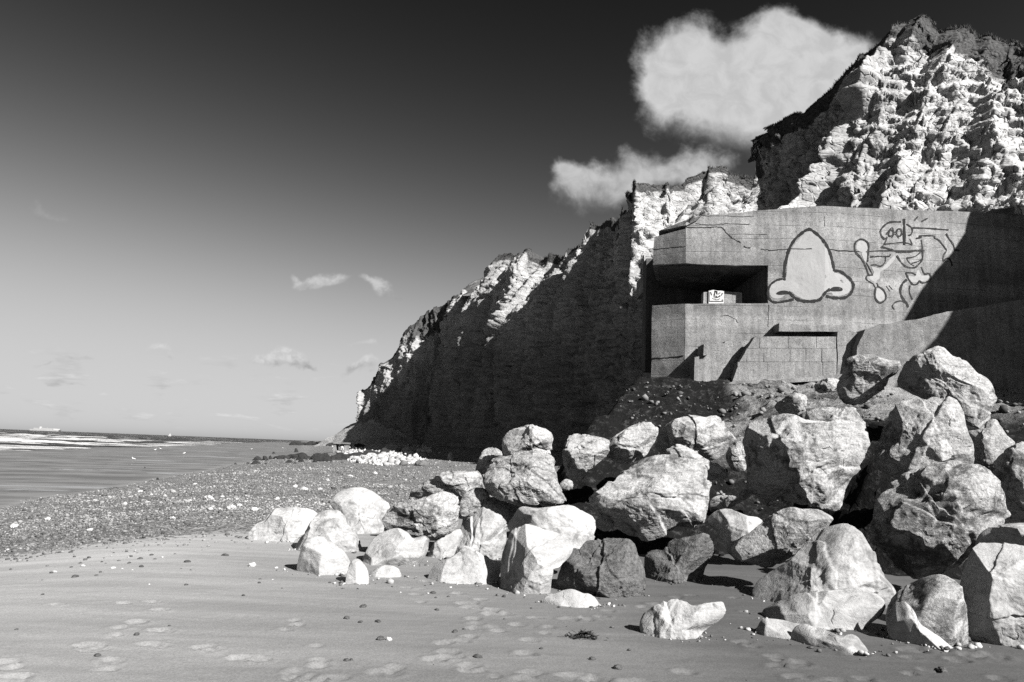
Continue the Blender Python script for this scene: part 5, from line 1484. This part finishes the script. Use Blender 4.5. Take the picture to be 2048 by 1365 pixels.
# ------------------------------------------------------------------ far rocks, rubble, ruin
def build_far_rocks():
    g = 'far rocks at the cliff foot'

    def R(outline, label, mat, seed, cat='rock', name='rock', thick=.6, rough=1.2, **k):
        boulder('F', outline, 0, label, mat, seed, ground=True, thick=thick, rough=rough, name=name, cat=cat, group=g, ico=k.pop('ico', ICO5), **k)
    rr = random.Random(17)
    for i in range(13):
        px = 566+i*17+rr.uniform(-5, 5); yb = np.interp(px, [560, 640, 700, 790], [918, 922, 917, 908])+rr.uniform(-2, 1); w = rr.uniform(26, 44); h = rr.uniform(9, 16)*np.interp(px, [560, 650, 790], [.7, 1.1, .8])
        boulder('F', [(px-w/2, yb), (px-w*.4, yb-h*.6), (px-w*.12, yb-h*rr.uniform(.75, 1)), (px+w*.15, yb-h*rr.uniform(.7, 1)), (px+w*.38, yb-h*.55), (px+w/2, yb)], 0, 'black seaweed-covered rock in the reef beside the shingle', M_BLACK, 201+i,
                ground=True, thick=.45, rough=1.6, ico=ICO5, name='rock', cat='rock', group='rocks of the near reef')
    for i in range(12):
        px = 592+i*16+rr.uniform(-5, 5); yb = np.interp(px, [590, 640, 700, 790], [890, 892, 894, 896])+rr.uniform(-1, 1); w = rr.uniform(22, 38); h = rr.uniform(6, 10)
        boulder('F', [(px-w/2, yb), (px-w*.4, yb-h*.6), (px-w*.12, yb-h*rr.uniform(.75, 1)), (px+w*.15, yb-h*rr.uniform(.7, 1)), (px+w*.38, yb-h*.55), (px+w/2, yb)], 0, 'dark rock in the low reef running out to the surf', M_BLACK, 231+i,
                ground=True, thick=.35, rough=1.6, ico=ICO5, name='rock', cat='rock', group='rocks of the far reef')
    small = [(516, 921, 22, 8), (531, 921, 14, 9), (541, 919, 8, 8), (513, 929, 24, 7), (579, 926, 16, 6), (603, 924, 14, 6), (593, 905, 9, 8), (548, 908, 8, 4), (471, 929, 7, 3), (496, 928, 9, 3), (532, 929, 7, 3), (630, 925, 12, 5), (290, 937, 4, 3), (316, 960, 8, 4), (590, 928, 8, 3)]
    for i, (x, y, w, h) in enumerate(small):
        o = boulder('F', [(x-w/2, y), (x-w*.3, y-h*.7), (x, y-h), (x+w*.25, y-h*.6), (x+w/2, y)], 0, 'small black rock on the wet sand near the reef', M_BLACK, 110+i, ground=True, thick=.8, ico=ICO4, name='rock', cat='rock', group='black rocks on the wet sand')
    R([(768, 895), (778, 888), (795, 888), (804, 894), (800, 903), (780, 905)], 'large white fallen block at the foot of the sea cliff', M_WEATH, 131)
    R([(785, 884), (790, 874), (797, 870), (799, 878), (795, 885)], 'jagged white fallen block leaning on the shaded cliff', M_WEATH, 132)
    R([(805, 900), (812, 893), (822, 897), (820, 904), (808, 905)], 'white block at the edge of the cliff shadow', M_WEATH, 133)
    R([(896, 921), (896, 910), (901, 905), (906, 909), (906, 921)], 'upright pale stone standing on the shingle', M_WEATH, 134, thick=.8)
    R([(829, 931), (832, 923), (845, 921), (856, 925), (858, 931), (845, 933)], 'squat dark block half sunk in the shingle', M_DARK, 135, thick=.8)
    R([(797, 930), (803, 922), (812, 922), (816, 929), (806, 932)], 'grey rounded block beside the white rubble', M_DARK, 136, thick=.8)
    # loose chalk rubble below the cliff
    rs = np.random.default_rng(8); pos = []; rad = []
    for k in range(5200):
        px = rs.normal(760, 65); py = rs.uniform(886, 932)
        lim = np.interp(px, [640, 700, 760, 830, 880], [886, 925, 933, 928, 915])
        if px < 640 or px > 880 or py > lim or rs.random() > np.interp(px, [640, 720, 800, 860, 880], [.3, .9, 1, .5, .1]): continue
        x, y, z = ground_hit(px, py, 8)
        if y > 260 or y < 20: continue
        pos.append((x, y, z)); rad.append(np.exp(rs.normal(math.log(0.05), 0.7))*(0.6+y/70))
    chunks('chalk_rubble', np.array(pos), np.clip(np.array(rad), .03, 0.42), rs.uniform(0.2, 0.4, len(pos)), 0.8, 12, M_PEB, jag=.45, smooth=False, label='white chalk rubble fallen at the foot of the sea cliff')
    # concrete ruin on the reef
    x, y, z = ground_hit(668, 905)
    root = add('concrete_ruin', None, loc=(x, y, z), label='small ruined concrete hut on the dark reef', cat='ruin'); inv = Matrix.Translation(-Vector((x, y, z)))
    k = y/FPX

    def blk(n, x0, x1, y0, y1, z0, z1):
        o = prism(n, [np.array([x+x0*k, y+y0, z+z0*k]), np.array([x+x1*k, y+y0, z+z0*k]), np.array([x+x1*k, y+y0, z+z1*k]), np.array([x+x0*k, y+y0, z+z1*k])], (0, y1-y0, 0), M_CONC, root, step=.5, amp=.06)
        o.matrix_parent_inverse = inv
    blk('wall', -2, 3, 0, 2, -4, 17); blk('wall', 19, 24, 0, 2, -4, 16); blk('roof', -3, 26, -0.2, 2.2, 17, 20)


build_far_rocks()


# ------------------------------------------------------------------ talus at the far point
def build_talus():
    rs = np.random.default_rng(31); nu, nv = 60, 40; V = []
    for i in range(nu):
        u = i/(nu-1)
        for j in range(nv):
            v = j/(nv-1)
            a = np.array([-74+u*40, 280-u*62, -0.7]); b = np.array([-58+u*30, 278-u*28, 13.0*(1-abs(u-0.3)*1.2)])
            q = a+(b-a)*v; V.append(q)
    V = np.array(V); V[:, 2] += 1.0*fbm(V*0.25, 5, .6)+0.25*fbm(V*1.3, 3)
    me = make_mesh('talus', V, grid_faces(nu, nv)); attr(me, 'veg', 0.15+0.3*fbm(V*0.2, 3)); attr(me, 'marl', np.zeros(len(V)))
    add('talus', me, M_CLIFF, kind='structure', label='white scree slope below the far point of the cliff')


build_talus()


# ------------------------------------------------------------------ grass along the cliff edges
def build_grass(name, V2, nplat, n, h0, h1, u0, u1, seed, label, spread=0.9):
    rs = np.random.default_rng(seed); nu = V2.shape[0]
    top = V2[:, -1, :]; k = np.clip((rs.uniform(u0, u1, n)*nu).astype(int), 0, nu-2)
    f = rs.random(n)[:, None]; c = top[k]*(1-f)+top[k+1]*f
    inl = V2[:, -1, :2]-V2[:, -25, :2]; inl = inl/(np.linalg.norm(inl, axis=1, keepdims=True)+1e-9)
    c = c+np.concatenate([inl[k]*rs.uniform(-0.1, 0.7, n)[:, None], np.full((n, 1), -0.12)], 1)
    cl = 0.35+0.65*np.clip(0.5+1.1*fbm(c*0.6, 2), 0, 1.2)
    h = rs.uniform(h0, h1, n)*cl; lean = rs.normal(0, 0.28, (n, 2))
    w = rs.uniform(0.012, 0.03, n)
    a = rs.uniform(0, np.pi, n); s_ = np.stack([np.cos(a)*w, np.sin(a)*w, 0*w], -1)
    tip = c+np.stack([lean[:, 0]*h, lean[:, 1]*h, h], -1)
    mid = c+(tip-c)*0.55+np.stack([0*h, 0*h, 0.08*h], -1)
    V = np.stack([c-s_, c+s_, mid+s_*0.7, mid-s_*0.7, tip], 1).reshape(-1, 3)
    i = np.arange(n)*5
    F = np.concatenate([np.stack([i, i+1, i+2], -1), np.stack([i, i+2, i+3], -1), np.stack([i+3, i+2, i+4], -1)])
    add(name, make_mesh(name, V, F), M_GRASS, kind='stuff', label=label)


M_GRASS = mat_grey('cliff_grass', 0.03, 0.07, 3, 0.9, 0.1)
build_grass('cliff_grass', VA, 14, 22000, 0.10, 0.42, 0.02, 0.95, 41, 'rough grass along the top of the near headland')
build_grass('cliff_grass', VB, 14, 22000, 0.10, 0.45, 0.0, 0.42, 42, 'rough grass along the edge of the sea cliff')


# ------------------------------------------------------------------ gulls, ship, sail
def build_gull():
    rings = []                        # spine from tail to beak: (x, z, half width, half height)
    sp = [(-0.30, 0.20, .004, .004), (-0.24, 0.205, .022, .012), (-0.15, 0.215, .050, .040), (-0.04, 0.215, .075, .068), (0.06, 0.225, .072, .070), (0.13, 0.255, .050, .052),
          (0.165, 0.30, .034, .036), (0.18, 0.335, .034, .036), (0.205, 0.36, .036, .036), (0.235, 0.362, .026, .026), (0.255, 0.352, .010, .012), (0.30, 0.345, .005, .006)]
    n = 10; V = []; F = []
    for i, (x, z, w, h) in enumerate(sp):
        for j in range(n):
            a = 2*math.pi*j/n; V.append((x, w*math.cos(a), z+h*math.sin(a)))
    for i in range(len(sp)-1):
        for j in range(n): F.append((i*n+j, i*n+(j+1) % n, (i+1)*n+(j+1) % n, (i+1)*n+j))
    F.append(tuple(range(n))[::-1]); F.append(tuple((len(sp)-1)*n+j for j in range(n)))
    body = make_mesh('gull', np.array(V), F); body.materials.append(M_GULL)
    V = []; F = []
    for i, (x, z, w) in enumerate([(0.0, 0.16, .006), (0.005, 0.09, .005), (0.0, 0.01, .006), (0.05, 0.0, .012)]):
        for j in range(6): V.append((x+w*math.cos(j*1.047), w*math.sin(j*1.047), z))
    for i in range(3):
        for j in range(6): F.append((i*6+j, i*6+(j+1) % 6, (i+1)*6+(j+1) % 6, (i+1)*6+j))
    leg = make_mesh('leg', np.array(V), F); leg.materials.append(M_FLINT)
    wing = make_mesh('wing', np.array([(-0.27, 0, .21), (-0.12, 0.012, .25), (0.05, 0.015, .255), (0.08, 0.01, .21), (-0.08, 0.014, .18), (-0.2, 0.006, .195), (-.1, .022, .22)]), [(0, 1, 6), (1, 2, 6), (2, 3, 6), (3, 4, 6), (4, 5, 6), (5, 0, 6)])
    wing.materials.append(M_GULLW)
    for i, (px, py, rot) in enumerate([(267, 922, 2.9), (310, 902, 0.4), (321, 900, 3.3), (368, 910, 1.2), (503, 900, 0.2), (566, 898, 2.6)]):
        x, y, z = ground_hit(px, py)
        o = add('gull', body, loc=(x, y, z), label='white gull standing on the wet tidal sand', cat='gull', group='gulls on the tidal flat'); o.rotation_euler.z = rot
        o.scale = (0.8,)*3
        for s_ in (-1, 1):
            l = add('leg', leg, parent=o, loc=(0, 0.03*s_, 0)); w = add('wing', wing, parent=o); w.location = (0, 0.062*s_, 0); w.scale = (1, s_, 1)


M_GULL = mat_grey('gull_white', 0.75, 0.8, 20, 0.7, 0.1); M_GULLW = mat_grey('gull_wing_grey', 0.35, 0.4, 20, 0.7, 0.1)
build_gull()


def build_ship():
    Y = 4600.0; c = P(91, 861.4, Y); x, z = c[0], SEA_Z; k = Y/FPX
    root = add('ship', None, loc=(x, Y, z), label='pale hazy ship far out on the horizon', cat='ship'); inv = Matrix.Translation(-Vector((x, Y, z)))

    def blk(name, x0, x1, z0, z1, d, mat, taper=0.0):
        X0, X1 = x+x0*k, x+x1*k; Z0, Z1 = z+z0*k, z+z1*k
        V = [(X0+taper*k, Y-d, Z0), (X1-taper*k, Y-d, Z0), (X1, Y-d, Z1), (X0, Y-d, Z1), (X0+taper*k, Y+d, Z0), (X1-taper*k, Y+d, Z0), (X1, Y+d, Z1), (X0, Y+d, Z1)]
        F = [(0, 1, 2, 3), (5, 4, 7, 6), (4, 0, 3, 7), (1, 5, 6, 2), (3, 2, 6, 7), (4, 5, 1, 0)]
        o = add(name, make_mesh(name, V, F, False), mat, root); o.matrix_parent_inverse = inv
    blk('hull', -30, 29, 0, 3.0, 12, M_HAZE1, 2.0); blk('deckhouse', -22, -12, 3.0, 5.6, 10, M_HAZE1); blk('funnel', -11.5, -8.5, 3.0, 8.2, 4, M_HAZE2)
    blk('deckhouse', -8, 16, 3.0, 5.8, 10, M_HAZE1); blk('container_stack', 17, 26, 3.0, 5.2, 10, M_HAZE2); blk('mast', 3, 3.6, 5.8, 7.2, 1, M_HAZE1)
    Y2 = 2300.0; c = P(340, 868.8, Y2); k2 = Y2/FPX; x2 = c[0]
    r2 = add('sailing_boat', None, loc=(x2, Y2, SEA_Z), label='tiny white sailing boat on the horizon', cat='boat'); inv2 = Matrix.Translation(-Vector((x2, Y2, SEA_Z)))
    for n_, pts in (('hull', [(-3, 0), (2.5, 0), (3.5, 1), (-3.5, 1)]), ('sail', [(-2.2, 1.2), (0.2, 1.2), (0.2, 6)]), ('jib', [(0.4, 1.2), (2.6, 1.2), (0.4, 5)])):
        m = len(pts); V = [(x2+a*k2, Y2-.6, SEA_Z+b*k2) for a, b in pts]+[(x2+a*k2, Y2+.6, SEA_Z+b*k2) for a, b in pts]
        F = [tuple(range(m)), tuple(range(2*m-1, m-1, -1))]+[(i, i+m, (i+1) % m+m, (i+1) % m) for i in range(m)]
        o = add(n_, make_mesh(n_, V, F, False), M_HAZE2, r2); o.matrix_parent_inverse = inv2


M_HAZE1 = mat_grey('ship_pale_grey', 0.22, 0.27, 0.1, 0.8, 0.0); M_HAZE2 = mat_grey('ship_white', 0.34, 0.38, 0.1, 0.8, 0.0)  # pale tones with the distance haze put into the colour
build_ship()


# ------------------------------------------------------------------ chips of chalk washed up round the boulders
def build_chips():
    rs = np.random.default_rng(91); pos = []; rad = []; tone = []
    for o in [o for o in bpy.data.objects if o.name.startswith('boulder')]:
        co = np.empty(len(o.data.vertices)*3); o.data.vertices.foreach_get('co', co); co = co.reshape(-1, 3)+np.array(o.location)
        k = np.abs(co[:, 2]-ground_z(co[:, 0], co[:, 1], False)) < 0.05
        if k.sum() < 8: continue
        q = co[k]; q = q[rs.integers(0, len(q), 34)]; c = np.array(co.mean(0))
        out = q[:, :2]-c[:2]; out /= np.linalg.norm(out, axis=1, keepdims=True)+1e-9
        xy = q[:, :2]+out*np.abs(rs.normal(0.02, 0.13, len(q)))[:, None]
        pos.append(np.stack([xy[:, 0], xy[:, 1], ground_z(xy[:, 0], xy[:, 1])], -1)); rad.append(np.exp(rs.normal(math.log(0.011), 0.55, len(q)))); tone.append(np.where(rs.random(len(q)) < .5, rs.uniform(.2, .36, len(q)), rs.uniform(.03, .1, len(q))))
    p = np.concatenate(pos); k = p[:, 2] < 0.2
    chunks('chalk_chips', p[k], np.clip(np.concatenate(rad)[k], .004, .045), np.concatenate(tone)[k], 0.7, 15, M_PEB, jag=.4, smooth=False, label='small chalk chips and pebbles washed up round the boulders')


build_chips()
